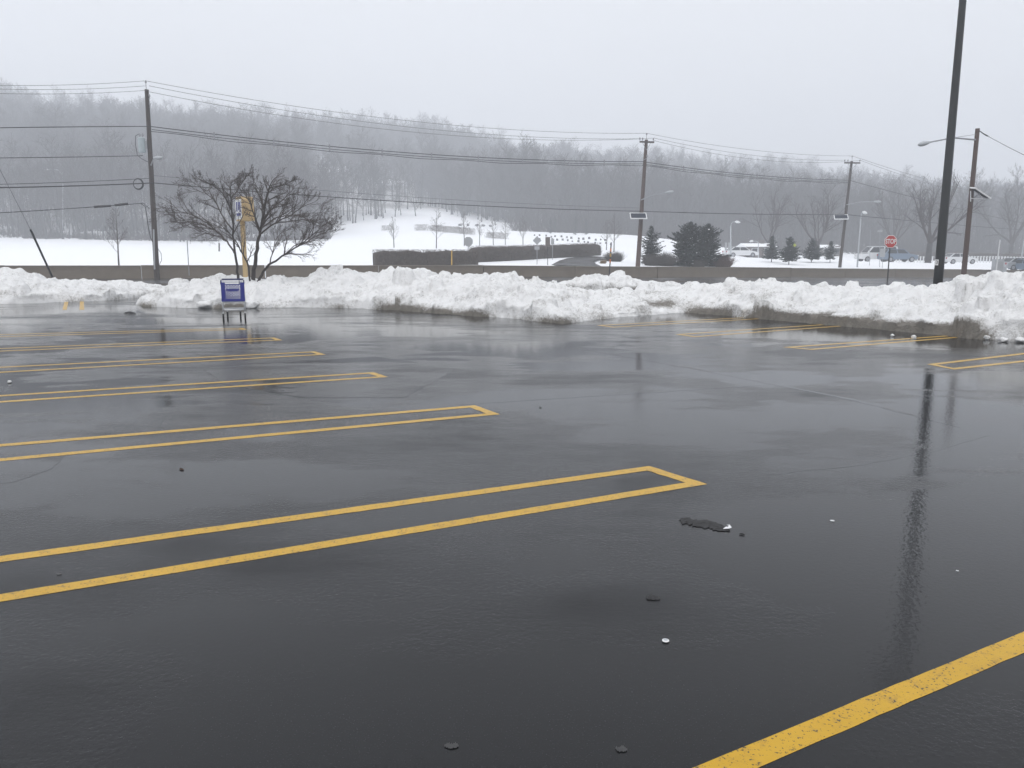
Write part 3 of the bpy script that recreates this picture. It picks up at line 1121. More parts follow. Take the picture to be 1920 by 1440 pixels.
iop = ng.nodes.new('GeometryNodeInstanceOnPoints')
jn = ng.nodes.new('GeometryNodeJoinGeometry')
for k in sorted(first_tree):
    e = first_tree[k]
    jj = ng.nodes.new('GeometryNodeJoinGeometry')
    for ch in e.children:
        oi = ng.nodes.new('GeometryNodeObjectInfo')
        oi.transform_space = 'ORIGINAL'
        oi.inputs['Object'].default_value = ch
        ng.links.new(oi.outputs['Geometry'], jj.inputs[0])
    g2i = ng.nodes.new('GeometryNodeGeometryToInstance')
    ng.links.new(jj.outputs[0], g2i.inputs[0])
    ng.links.new(g2i.outputs[0], jn.inputs[0])


def rnd(dt, mn, mx, seed):
    nd = ng.nodes.new('FunctionNodeRandomValue')
    nd.data_type = dt
    ins = [s for s in nd.inputs if s.enabled]
    ins[0].default_value, ins[1].default_value = mn, mx
    nd.inputs['Seed'].default_value = seed
    return [s for s in nd.outputs if s.enabled][0]


iop.inputs['Pick Instance'].default_value = True
ng.links.new(gi.outputs[0], iop.inputs['Points'])
ng.links.new(jn.outputs[0], iop.inputs['Instance'])
ng.links.new(rnd('INT', 0, len(first_tree) - 1, 3), iop.inputs['Instance Index'])
ng.links.new(rnd('FLOAT_VECTOR', (-.05, -.05, 0), (.05, .05, 6.28), 4), iop.inputs['Rotation'])
na = ng.nodes.new('GeometryNodeInputNamedAttribute')
na.data_type = 'FLOAT_VECTOR'
na.inputs['Name'].default_value = 'size'
ng.links.new([q_ for q_ in na.outputs if q_.enabled][0], iop.inputs['Scale'])
ng.links.new(iop.outputs[0], go.inputs[0])
md = forest.modifiers.new('wood', 'NODES')
md.node_group = ng

# scrub at the wood's foot
mb = MB()
for i in range(12000):
    pxu = rf.uniform(-60, 625) if rf.random() < .6 else rf.uniform(960, 1960)
    Yu = (141 + 30 * rf.random() ** 1.5) if pxu < 700 else 160 + 25 * rf.random() ** 1.5
    p = Vector(((pxu - 960) / F_PX * Yu, Yu, 0))
    mb.v.append((p.x, p.y, p.z))
sp = np.array(mb.v)
sz = zt(sp[:, 0], sp[:, 1])
mb = MB()
for (x, y, _), z in zip(sp, sz):
    n_ = vnoise(np.array([x / 5]), np.array([y / 5]), np.array([0.]), 4)[0]
    if n_ < -.25:
        continue
    for _k in range(3):
        q = wander(rf, (x, y, z - .1), (rf.uniform(-.8, .8), rf.uniform(-.5, .5), 1), (rf.uniform(.6, 2.6) if x > 0 else rf.uniform(.4, 1.3)) * (1 + min(1.6, max(0, (y - 143) * .12))), 2, .25, 0)
        mb.tube(q, [.03, .022, .01], 3, caps=False)
tag(mb.build('undergrowth', M['wood_twig']), 'low leafless scrub at the foot of the wood', 'scrub', kind='stuff')

# the wide, many-stemmed tree behind the long bank
YT = 26.6
rt = random.Random(31)
e = empty('spreading_tree', at(470, 540, YT))
off = -e.location
tm, cm = MB(), MB()
spec_min[0] = 0.0030
stems = [
    ([(447, 535, 0), (445, 508, 0), (440, 470, -.1), (437, 432, -.2), (434, 385, -.2), (432, 356, -.1), (436, 338, 0)], .075),
    ([(472, 540, 0), (476, 505, .1), (482, 465, .1), (488, 432, .2), (497, 390, .2), (502, 360, .1), (512, 338, .2)], .115),
    ([(478, 540, .1), (490, 515, .2), (505, 496, .3), (530, 480, .2), (560, 462, .1), (590, 437, 0), (612, 418, .1)], .078),
    ([(469, 540, -.1), (466, 500, -.3), (452, 470, -.5), (436, 444, -.6), (420, 430, -.7), (395, 420, -.8)], .05),
    ([(440, 474, -.1), (425, 452, .2), (402, 431, .4), (372, 408, .5), (340, 396, .4), (303, 388, .3)], .048),
    ([(436, 430, -.2), (415, 402, .4), (402, 375, .6), (384, 362, .7), (352, 352, .7)], .042),
    ([(434, 395, -.2), (418, 364, -.7), (396, 346, -1), (374, 336, -1.1)], .036),
    ([(434, 372, -.2), (448, 352, .5), (460, 334, .6), (466, 326, .7)], .036),
    ([(488, 432, .2), (474, 395, -.4), (464, 372, -.6), (452, 350, -.8)], .044),
    ([(492, 412, .2), (514, 388, .7), (540, 366, 1.0), (556, 345, 1.1)], .046),
    ([(486, 440, .2), (520, 416, -.4), (555, 397, -.7), (583, 374, -.9)], .046),
    ([(490, 428, .2), (520, 408, -1.), (550, 404, -1.5), (590, 398, -1.7)], .04),
    ([(505, 496, .3), (512, 470, .9), (520, 445, 1.2), (548, 424, 1.4)], .035),
    ([(530, 480, .2), (560, 456, .9), (585, 452, 1.2), (600, 450, 1.4)], .03),
    ([(497, 390, .2), (487, 362, 1.), (478, 342, 1.3)], .036),
    ([(502, 352, .1), (530, 348, .6), (552, 338, .8)], .03),
    ([(425, 452, .2), (398, 440, .9), (366, 430, 1.2), (335, 418, 1.2)], .034),
    ([(402, 431, .4), (370, 418, -.2), (338, 412, -.5), (318, 402, -.6)], .030),
    ([(560, 462, .1), (588, 446, -.5), (612, 434, -.7), (624, 420, -.8)], .028),
    ([(515, 420, -.4), (560, 412, .2), (600, 412, .5), (618, 408, .5)], .032),
]
spec = [(12, .31, .66, 5, 4, .13, .02, .22), (7, .52, .6, 4, 3, .14, .05, .18), (5, .52, .55, 3, 3, .15, .05, .15), (4, .55, .5, 1, 3, .1, .05, .2)]
for si, (pl, r) in enumerate(stems):
    cp = [at(a, b, YT + dy) + off for a, b, dy in pl]
    sm = []
    for i in range(len(cp) - 1):
        p0, p1, p2, p3 = cp[max(i - 1, 0)], cp[i], cp[i + 1], cp[min(i + 2, len(cp) - 1)]
        for j in range(4):
            t = j / 4
            q = 0.5 * ((2 * p1) + (p2 - p0) * t + (2 * p0 - 5 * p1 + 4 * p2 - p3) * t * t + (3 * p1 - p0 - 3 * p2 + p3) * t ** 3)
            sm.append(q + Vector((rt.gauss(0, .012), rt.gauss(0, .012), rt.gauss(0, .012))))
    sm.append(cp[-1])
    n = len(sm) - 1
    tgt = tm if si < 4 else cm
    tgt.tube(sm, [max(r * .68 * (1 - .86 * i / n), .006) for i in range(n + 1)], 7, caps=False)
    L = sum((sm[i + 1] - sm[i]).length for i in range(n))
    sp_ = list(spec)
    if si < 3:
        sp_[0] = (12, .26, .70, 5, 4, .14, .02, .45)
    sprout(cm, rt, sm, r, L, 0, sp_)
tm.build('trunk', M['bark'], e, smooth=True)
cm.build('crown', M['twig'], e)
tag(e, 'dark many-stemmed leafless tree spreading wide behind the long snow bank', 'tree')


def open_tree(seed, Ht, tr, nl, width):
    rng = random.Random(seed)
    spec_min[0] = .012
    tm, cm = MB(), MB()
    fork = Ht * .22
    tp = wander(rng, (0, 0, -.3), (0, 0, 1), fork + .3, 4, .03, .05)
    tm.tube(tp, [tr * 1.35, tr * 1.1, tr, tr, tr * .95], 8)
    spec = [(9, .42, .6, 3, 4, .12, .06, .25), (6, .5, .6, 2, 3, .12, .05, .15), (5, .5, .6, 1, 3, .1, .05, .1)]
    for k in range(nl):
        az = 2 * math.pi * (k + rng.random() * .6) / nl
        el = rng.uniform(.75, 1.35)
        L = (Ht - fork) * rng.uniform(.75, 1.05) * (width + (1 - width) * math.sin(el))
        q = wander(rng, tp[-1] - Vector((0, 0, rng.uniform(0, .3))), (math.cos(az) * math.cos(el), math.sin(az) * math.cos(el), math.sin(el)), L, 7, .10, .06)
        r = tr * rng.uniform(.45, .62)
        cm.tube(q, [r * (1 - .85 * j / 7) for j in range(8)], 6, caps=False)
        sprout(cm, rng, q, r, L, 0, spec)
    return tm.mesh('trunk', M['wood_bark'], True), cm.mesh('crown', M['wood_twig'])


OT = [open_tree(41, 11.5, .36, 6, .9), open_tree(42, 11, .30, 6, .95), open_tree(43, 10, .26, 5, .8)]
put_tree('large_bare_tree', OT[0], land(1720, 103), .6, (1.0, 1.0), 'large grey leafless tree with a thick forked trunk beside the black lamp pole', 'big open bare trees behind the barrier')
put_tree('large_bare_tree', OT[1], land(1517, 118), 2.1, (1.0, 1.0), 'broad leafless tree rising behind the small spruces left of the third pole', 'big open bare trees behind the barrier')
put_tree('large_bare_tree', OT[2], land(1428, 126), 1.1, (1.0, 1.0), 'slender hazy leafless tree above the snow-roofed low building', 'big open bare trees behind the barrier')
put_tree('large_bare_tree', OT[1], land(1655, 140), 4.1, (1.15, 1.15), 'leafless crown showing over the street lamp beside the third pole', 'big open bare trees behind the barrier')
put_tree('large_bare_tree', OT[0], land(1870, 138), 3.1, (1.0, 1.15), 'leafless tree behind the solar panel of the wooden lamp pole', 'big open bare trees behind the barrier')
put_tree('large_bare_tree', OT[2], land(345, 143), 2.6, (1.7, 1.65), 'taller leafless tree of the wood just right of the leaning utility pole', 'big open bare trees behind the barrier')


def sapling(seed, Ht, tr, up):
    rng = random.Random(seed)
    spec_min[0] = .011
    tm, cm = MB(), MB()
    pts = wander(rng, (0, 0, -.2), (0, 0, 1), Ht + .2, 7, .02, .1)
    tm.tube(pts, [tr * (1 - .85 * i / 7) for i in range(8)], 6)
    n = int(20)
    for k in range(n):
        s = .25 + .7 * (k + rng.random()) / n
        i = min(int(s * 7), 6)
        p = pts[i].lerp(pts[i + 1], s * 7 - i)
        az = rng.uniform(0, 6.28)
        L = Ht * .36 * (1.2 - s)
        q = wander(rng, p, (math.cos(az), math.sin(az), up), L, 3, .06, .05)
        r = tr * .32 * (1.1 - s)
        cm.tube(q, [r, r * .7, r * .45, r * .2], 4, caps=False)
        sprout(cm, rng, q, r, L, 0, [(5, .45, .6, 2, 3, .08, .06, .2), (3, .5, .5, 1, 3, .08, .05, .2)])
    return tm.mesh('trunk', M['young_bark'], True), cm.mesh('crown', M['young_bark'])


SP_ = [sapling(51, 4.2, .075, 1.1), sapling(52, 3.8, .07, 1.3), sapling(53, 4.6, .08, .9)]
for i, (px, Y, s, k, lb) in enumerate([
    (241, 53, .92, 0, 'young bare tree standing alone close behind the barrier near the leaning pole'),
    (745, 100, 1.0, 1, 'young bare tree over the left end of the front hedge'),
    (822, 99, 1.05, 2, 'young bare tree left of the octagonal sign back'),
    (873, 108, 1.1, 0, 'young bare tree directly behind the octagonal sign back'),
    (901, 112, .95, 1, 'young bare tree just right of the octagonal sign back'),
    (926, 116, .85, 2, 'small young bare tree above the stepped hedge, third right of the octagon'),
    (948, 118, .9, 0, 'young bare tree by the far short hedge'),
    (980, 114, 1.1, 1, 'young bare tree left of the diamond sign back'),
    (1146, 96, 1.0, 2, 'young bare tree above the striped marker post'),
    (1132, 100, .9, 0, 'thin young bare tree left of the striped marker post')]):
    put_tree('young_tree', SP_[k], land(px, Y), i * 1.3, (s, s), lb, 'young trees on the snowfield')


def conifer(seed, Ht, Rb, dense_=1.0, z0=.25, pw=.8, ragged=.25):
    rng = random.Random(seed)
    tm, cm = MB(), MB()
    tm.tube([(0, 0, -.2), (0, 0, Ht * .5), (0, 0, Ht)], [.035 * Ht / 2, .02 * Ht / 2, .006], 6)
    nb = int(120 * dense_)
    for k in range(nb):
        s = (k + rng.random()) / nb
        z = z0 + (Ht - z0) * s
        az = k * 2.399 + rng.uniform(-.4, .4)
        lob = 1 + ragged * math.sin(az * 2 + seed + s * 9) + ragged * .7 * math.sin(az * 3 - s * 14 + seed * 2)
        rb = Rb * (1 - s) ** pw * rng.uniform(.6, 1.12) * lob * (0.7 + .3 * min(1, s * 6)) + .03
        up = -.15 + .75 * s
        dirv = Vector((math.cos(az), math.sin(az), up)).normalized()
        sd = Vector((-math.sin(az), math.cos(az), 0))
        nn = max(5, int(rb * 15 * dense_))
        for j in range(nn):
            t = (j + rng.random()) / nn
            p = Vector((0, 0, z)) + dirv * rb * t + Vector((0, 0, -.18 * rb * t * t + .25 * rb * t ** 3))
            for sgn in (-1, 1):
                w = (.10 + .22 * rb * (1 - t * .75)) * rng.uniform(.6, 1.2)
                d2 = (dirv * rng.uniform(.5, 1.1) + sd * sgn * rng.uniform(.5, 1.1) + Vector((0, 0, rng.uniform(-.55, .35)))).normalized()
                a = d2.cross(Vector((rng.uniform(-1, 1), rng.uniform(-1, 1), 1))).normalized() * w * .26
                tip = p + d2 * w
                mid = p + d2 * w * .5
                cm.add([p, mid + a, tip, mid - a], [(0, 1, 2, 3)])
    return tm, cm


for i, (px, Y, Ht, Rb, dn_, mt, lb) in enumerate([
    (1213, 74, 3.5, 1.30, 1.5, 'needle', 'rounded dark evergreen right behind the second utility pole'),
    (1284, 72, 3.9, 2.15, 2.2, 'needle', 'big dark spruce, left of the touching pair behind the barrier'),
    (1316, 74, 3.85, 1.9, 2.0, 'needle', 'big dark spruce, right of the touching pair behind the barrier'),
    (1434, 88, 2.9, 1.05, 1.4, 'needle_blue', 'small spruce nearest the low snow-roofed building'),
    (1466, 84, 2.9, 1.15, 1.6, 'needle', 'densest of the small spruces, second from the low building'),
    (1507, 90, 2.7, 1.25, 1.3, 'needle_blue', 'wide loose small spruce right of the lime warning sign'),
    (1541, 91, 2.4, 1.0, 1.2, 'needle_blue', 'smallest spruce next to the third utility pole')]):
    e = empty('spruce_tree', land(px, Y), i * .9)
    tm, cm = conifer(60 + i, Ht, Rb, dn_, .12 if i < 3 else .45, .62 if i < 3 else .75, .30 if i < 3 else .36)
    tm.build('trunk', M['wood_bark'], e)
    cr_o = cm.build('crown', M[mt], e)
    sn = MB()                                    # snow still caught on some boughs
    rs = random.Random(600 + i)
    qs = [q for q in cm.f]
    for q in rs.sample(qs, len(qs) // 60):
        w_ = [Vector(cm.v[k]) for k in q]
        if w_[0].y < .2:
            c0 = sum(w_, Vector()) / 4
            sn.add([c0 + (p - c0) * 1.15 + Vector((0, 0, .03)) for p in w_], [(0, 1, 2, 3)])
    sn.build('caught_snow', M['roof_snow'], cr_o)
    tag(e, lb, 'spruce', 'evergreens behind the barrier')
for i, (px, Y) in enumerate([(1030, 150), (1075, 148), (1095, 150), (1038, 162)]):
    e = empty('spruce_tree', land(px, Y), i)
    tm, cm = conifer(80 + i, 3.0 + .4 * (i % 2), .8, .6, .1)
    tm.build('trunk', M['wood_bark'], e)
    cm.build('crown', M['needle_blue'], e)
    tag(e, ['tiny faded evergreen by the stone rows, third from the right', 'tiny faded evergreen by the stone rows, second from the right',
            'tiny faded evergreen by the stone rows, rightmost', 'tiny faded evergreen highest behind the stone rows'][i], 'spruce', 'faded evergreens on the slope')


def hedge(name, path, hgt, wid, label, mat='hedge', dens=520, seed=1, core=True):
    rng = random.Random(seed)
    o0 = path[0]
    e = empty(name, o0)
    cmb, tmb = MB(), MB()
    for a, b in zip(path[:-1], path[1:]):
        d = b - a
        L = d.length
        n = max(2, int(L / .35))
        t = Vector((d.x, d.y, 0)).normalized()
        s = Vector((t.y, -t.x, 0))
        ring = []
        for i in range(n + 1):
            p = a.lerp(b, i / n) - o0
            w = wid / 2 * rng.uniform(.72, .92)
            h = hgt * rng.uniform(.84, .95)
            if i in (0, n): h *= .86
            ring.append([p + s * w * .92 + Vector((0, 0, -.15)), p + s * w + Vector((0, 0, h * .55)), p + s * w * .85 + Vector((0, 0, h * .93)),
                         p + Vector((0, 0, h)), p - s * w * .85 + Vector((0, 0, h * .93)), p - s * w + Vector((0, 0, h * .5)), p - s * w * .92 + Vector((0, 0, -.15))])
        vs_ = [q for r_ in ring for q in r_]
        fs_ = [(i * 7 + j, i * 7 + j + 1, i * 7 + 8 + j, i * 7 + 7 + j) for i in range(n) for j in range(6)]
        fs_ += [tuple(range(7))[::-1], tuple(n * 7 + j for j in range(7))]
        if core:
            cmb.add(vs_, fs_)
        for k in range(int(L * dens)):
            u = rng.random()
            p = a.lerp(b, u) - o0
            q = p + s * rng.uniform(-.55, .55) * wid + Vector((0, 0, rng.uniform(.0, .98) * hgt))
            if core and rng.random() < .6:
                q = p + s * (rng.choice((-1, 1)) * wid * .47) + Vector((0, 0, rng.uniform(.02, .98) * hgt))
            dv = Vector((rng.gauss(0, .6), rng.gauss(0, .6), rng.uniform(.3, 1.2))).normalized()
            ln = rng.uniform(.12, .32)
            if q.z + ln * dv.z > hgt * 1.05:
                ln *= .35
            c = dv.cross(Vector((rng.uniform(-1, 1), rng.uniform(-1, 1), .1))).normalized() * .016
            tmb.add([q - c, q + c, q + dv * ln], [(0, 1, 2)])
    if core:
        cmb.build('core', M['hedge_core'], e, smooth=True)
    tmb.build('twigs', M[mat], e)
    tag(e, label, 'hedge')
    return e


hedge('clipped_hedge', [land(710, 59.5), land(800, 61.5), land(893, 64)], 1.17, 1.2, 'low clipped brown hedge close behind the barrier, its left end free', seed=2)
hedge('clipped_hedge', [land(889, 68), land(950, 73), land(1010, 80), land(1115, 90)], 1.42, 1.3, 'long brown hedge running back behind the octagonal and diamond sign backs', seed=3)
for i, (x0, x1, Y0, Y1, h, lb) in enumerate([
    (724, 745, 158, 159, 1.1, 'short faded hedge block highest on the slope at left'),
    (785, 806, 150, 149, 1.2, 'short faded hedge block left of the long far hedge'),
    (812, 890, 148, 138, 1.1, 'long faded hedge slanting across the far slope'),
    (914, 950, 132, 130, 1.0, 'faded hedge piece on the slope left of the diamond sign')]):
    hedge('far_hedge', [land(x0, Y0), land(x1, Y1)], h, 1.4, lb, dens=420, seed=20 + i, core=False)
hedge('far_hedge', [land(1640, 128), land(1780, 130), land(1960, 132)], 1.5, 1.4, 'dark hedge line behind the white railing at the right', dens=60, seed=31)


def bush(px, Y, w, h, label, mat, seed, n=900, grass=False):
    rng = random.Random(seed)
    e = empty('leafless_bush' if not grass else 'grass_tuft', land(px, Y))
    m = MB()
    for k in range(n):
        az = rng.uniform(0, 6.28)
        r = math.sqrt(rng.random()) * w * .28
        p = Vector((math.cos(az) * r, math.sin(az) * r, -.05))
        hh = h * math.sqrt(max(.1, 1 - (r / (w * .5)) ** 2)) * rng.uniform(.45, 1.0)
        d = Vector((math.cos(az) * .55 * r / w * 2, math.sin(az) * .55 * r / w * 2, 1)) + Vector((rng.gauss(0, .3), rng.gauss(0, .3), 0))
        q = wander(rng, p, d, hh, 3, .16, .02)
        rad = .011
        m.tube(q, [rad, rad * .8, rad * .6, rad * .3], 3, caps=False)
        for j in (1, 2):
            d2 = side_dir(rng, q[j + 1] - q[j], .7)
            q2 = [q[j], q[j] + d2 * hh * .28]
            m.tube(q2, [rad * .7, rad * .3], 3, caps=False)
    m.build('branches', M[mat], e)
    tag(e, label, 'bush' if not grass else 'grass tuft')


bush(1146, 78, 2.6, 1.25, 'brown leafless bush beside the end of the driveway', 'bush_brown', 1, 700)
bush(1240, 71.5, 2.6, 1.5, 'brown leafless bush between the second pole and the spruce pair', 'bush_brown', 2, 700)
bush(1215, 71, 2.0, 1.3, 'brown leafless bush at the foot of the rounded evergreen', 'bush_brown', 5, 500)
bush(1346, 73, 2.4, 1.45, 'reddish leafless bush at the right foot of the spruce pair', 'bush_red', 3, 650)
bush(1300, 71, 2.0, .9, 'low brown bush in front of the spruce pair', 'bush_brown', 6, 450)
bush(1126, 72, .9, .5, 'tan dry grass tuft at the driveway corner', 'dry_grass', 4, 200, grass=True)

# ------------------------------------------------------------------ utility poles, lamps, wires
def pole_frame(name, base, top, label, cat='utility pole', group='wooden utility poles'):
    e = empty(name, base)
    tag(e, label, cat, group)
    return e, top - base


def pole_shaft(e, v, r0, r1, mat):
    n = 8
    pts = [Vector((0, 0, -.6)) + v * 0] + [v * (i / n) for i in range(n + 1)]
    MB().tube(pts, [r0] + [r0 + (r1 - r0) * i / n for i in range(n + 1)], 12).build('shaft', mat, e, smooth=False)


def insulator(m, p):
    m.tube([p, p + Vector((0, 0, .10)), p + Vector((0, 0, .12)), p + Vector((0, 0, .22)), p + Vector((0, 0, .27))], [.02, .02, .06, .055, .02], 8)


def crossarm(e, v, L, ang, z, mat):
    d = Vector((math.cos(ang), math.sin(ang), 0))
    p = v * ((v.z - z) / v.z)
    arm = MB().box((p.x - d.y * -.12, p.y - .16, p.z), (L, .10, .13), ang).build('crossarm', mat, e)
    m = MB()
    for s in (-1, 1):
        m.tube([p + d * L * .3 * s + Vector((0, -.22, -.05)), p + Vector((0, -.2, -.65))], .018, 5)
    m.build('brace', M['galv'], arm)
    m = MB()
    for s in (-.95, -.55, .95):
        insulator(m, p + d * L * .5 * s + Vector((0, -.16, .065)))
    m.build('insulator', M['porcelain'], arm)


def pin(e, v):
    m = MB()
    m.tube([v + Vector((0, -.05, -.35)), v + Vector((0, -.05, .3))], .018, 6)
    insulator(m, v + Vector((0, -.05, .26)))
    m.build('ridge_pin', M['porcelain'], e)


def cobra_lamp(e, p0, p1, head_dir, mat='galv', tie=None):
    """arm from p0 curving to p1, luminaire at the end"""
    mid = p0.lerp(p1, .5) + Vector((0, 0, abs(p1.x - p0.x) * .06))
    m = MB().tube([p0, p0.lerp(mid, .5), mid, mid.lerp(p1, .6), p1], [.045, .04, .036, .033, .03], 8)
    if tie is not None:
        m.tube([tie, mid], .012, 5)
    arm = m.build('lamp_arm', M[mat], e)
    h = Vector(head_dir).normalized()
    hm = MB()
    q = [p1 - h * .05, p1 + h * .10, p1 + h * .3, p1 + h * .5, p1 + h * .62]
    hm.tube(q, [.05, .09, .13, .11, .04], 10)
    head = hm.build('lamp_head', M['grey_paint'], arm, smooth=True)
    return arm


def solar_panel(e, c, w, h, tilt, rz):
    pe = MB()
    R_ = Matrix.Rotation(rz, 4, 'Z') @ Matrix.Rotation(tilt, 4, 'X')
    def bx(cc, s):
        m = MB().box(cc, s)
        return [tuple(c + R_ @ Vector(p)) for p in m.v], m.f
    v_, f_ = bx((0, 0, 0), (w, h, .04))
    pe.add(v_, f_)
    fr = MB()
    for cc, s in (((0, h / 2, .01), (w + .08, .06, .07)), ((0, -h / 2, .01), (w + .08, .06, .07)), ((w / 2, 0, .01), (.06, h - .06, .07)), ((-w / 2, 0, .01), (.06, h - .06, .07))):
        v_, f_ = bx(cc, s)
        fr.add(v_, f_)
    o = pe.build('solar_panel', M['solar'], e)
    fr.build('panel_frame', M['sign_white'], o)
    m = MB().tube([c, c + Vector((0, .35, -.35))], .03, 6)
    m.build('panel_bracket', M['galv'], o)


P1b, P1t = at(294, 512, 49.6), at(275, 168, 49.6)
e, v = pole_frame('utility_pole', P1b, P1t, 'dark leaning wooden pole with transformer and cable coil at left')
pole_shaft(e, v, .17, .12, M['wood'])
pin(e, v)
m = MB()
for z in (.55, 1.05):
    p = v * ((v.z - z) / v.z)
    insulator(m, p + Vector((.2, -.12, 0)))
    m.tube([p, p + Vector((.22, -.12, 0))], .025, 6)
m.build('side_insulator', M['porcelain'], e)
p = at(266, 272, 49.4) - P1b
m = MB().tube([p + Vector((0, 0, -.46)), p + Vector((0, 0, -.42)), p + Vector((0, 0, .40)), p + Vector((0, 0, .46))], [.18, .21, .21, .12], 14)
tr = m.build('transformer', M['transformer'], e, smooth=False)
m = MB()
for dx in (-.09, .09):
    insulator(m, p + Vector((dx, 0, .42)))
m.build('bushing', M['porcelain'], tr)
MB().box((p.x + .2, p.y, p.z), (.25, .08, .5)).build('mounting_bracket', M['galv'], tr)
MB().tube([p + Vector((-.09, 0, .68)), p + Vector((-.34, 0, .55)), p + Vector((-.40, 0, .1)), p + Vector((-.33, 0, -.6)), p + Vector((-.1, 0, -.8)), p + Vector((.25, .1, -1.0))], .018, 5).build('drop_lead', M['cable'], tr)
cobra_lamp(e, at(283, 310, 49.4) - P1b, at(289, 296, 49.2) - P1b, (.95, -.3, -.05))
p = at(286, 257, 49.3) - P1b
# cable coil
m = MB()
cc = at(259, 345, 49.2) - P1b
for k in range(3):
    rr_ = .30 + .02 * (k - 1)
    m.tube([cc + Vector((rr_ * math.cos(t), .03 * (k - 1), rr_ * math.sin(t) * 1.05)) for t in np.linspace(0, 2 * math.pi, 25)], .022, 5, caps=False)
m.build('cable_coil', M['cable'], e)
m = MB()
m.tube([at(265, 382, 49.3) - P1b, at(273, 388, 49.3) - P1b, at(277, 420, 49.3) - P1b, at(282, 445, 49.35) - P1b, at(289, 460, 49.4) - P1b], .025, 5)
m.tube([at(268, 380, 49.3) - P1b, at(281, 392, 49.4) - P1b], .02, 5)
m.tube([at(293, 462, 49.35) - P1b, at(302, 475, 49.3) - P1b, at(303, 488, 49.3) - P1b, at(298, 498, 49.35) - P1b], .016, 5)
m.build('riser_cable', M['cable'], e)
MB().tube([at(288, 430, 49.3) - P1b, at(290, 505, 49.35) - P1b], .05, 8).build('conduit', M['grey_paint'], e)

P2b, P2t = at(1195, 512, 65.6), at(1212, 262, 65.6)
e, v = pole_frame('utility_pole', P2b, P2t, 'reddish brown pole with crossarm, solar panel and lamp arm in the middle')
pole_shaft(e, v, .20, .13, M['wood_red'])
pin(e, v)
crossarm(e, v, 1.25, .25, .2, M['wood'])
cobra_lamp(e, at(1202, 375, 65.4) - P2b, at(1249, 361, 64.5) - P2b, (.9, -.4, .1))
solar_panel(e, at(1197, 405, 65.1) - P2b, 1.3, .75, .65, 0)
m = MB().tube([at(1206, 300, 65.4) - P2b, at(1213, 297, 65.2) - P2b], .03, 6)
insulator(m, at(1213, 297, 65.2) - P2b)
m.build('side_insulator', M['porcelain'], e)

P3b, P3t = at(1573, 515, 82), at(1597, 302, 82)
e, v = pole_frame('utility_pole', P3b, P3t, 'dark leaning pole with crossarm and tilted solar panel beside the small spruces')
pole_shaft(e, v, .17, .12, M['wood'])
pin(e, v)
crossarm(e, v, 1.7, .1, .2, M['wood'])
cobra_lamp(e, at(1587, 384, 81.8) - P3b, at(1640, 378, 80.5) - P3b, (.9, -.3, -.05))
solar_panel(e, at(1577, 407, 81.6) - P3b, 1.3, .8, .6, -.25)

P4b, P4t = at(1804, 545, 42), at(1833, 241, 42)
e, v = pole_frame('utility_pole', P4b, P4t, 'brown wooden pole carrying a long lamp arm, right of the black pole')
pole_shaft(e, v, .135, .105, M['wood_red'])
cobra_lamp(e, at(1829, 262, 41.9) - P4b, at(1742, 267, 41.2) - P4b, (-.97, -.15, -.22), tie=at(1830, 252, 41.9) - P4b)
solar_panel(e, at(1838, 362, 41.7) - P4b, .95, .55, .15, 0)
sp_o = [c for c in e.children if c.name.startswith('solar_panel')][0]
c_ = at(1838, 362, 41.7) - P4b
sp_o.matrix_local = Matrix.Translation(c_) @ Matrix.Rotation(.55, 4, 'Y') @ Matrix.Translation(-c_)
m = MB()
m.tube([at(1820, 358, 41.8) - P4b, at(1820, 378, 41.8) - P4b], .025, 6)
m.tube([at(1820, 372, 41.8) - P4b, at(1848, 373, 41.7) - P4b], .02, 6)
m.build('panel_mount', M['sign_white'], e)
m = MB().tube([at(1836, 245, 41.9) - P4b, at(1846, 252, 41.8) - P4b, at(1852, 255, 41.8) - P4b], [.02, .03, .04], 6)
m.build('dead_end_clamp', M['dark_steel'], e)


def wire(name, a, b, sag, r, label, mat='wire', seg=28, spacers=0):
    a, b = Vector(a), Vector(b)
    r *= .78
    pts = []
    for i in range(seg + 1):
        t = i / seg
        p = a.lerp(b, t)
        p.z -= sag * 4 * t * (1 - t)
        pts.append(p - a)
    e = empty(name, a) if spacers else None
    m = MB().tube(pts, r, 5)
    o = m.build('cable' if spacers else name, M[mat], e)
    if spacers:
        m2 = MB().tube([p + Vector((0, -.02, -.30 + .04 * math.sin(i * .9))) for i, p in enumerate(pts)], r * .8, 5)
        m2.build('lower_cable', M[mat], e)
        m3 = MB().tube([p + Vector((0, .15, -.16)) for i, p in enumerate(pts)], r * .8, 5)
        m3.build('inner_cable', M[mat], e)
        for k in range(1, spacers + 1):
            i = int(k * seg / (spacers + 1))
            MB().box((pts[i].x, pts[i].y, pts[i].z - .12), (.09, .06, .50)).build('spacer', M['porcelain'], e)
        tag(e, label, 'cable', 'overhead wires along the road')
        return e
    o.location = a
    tag(o, label, 'cable', 'overhead wires along the road')
    return o


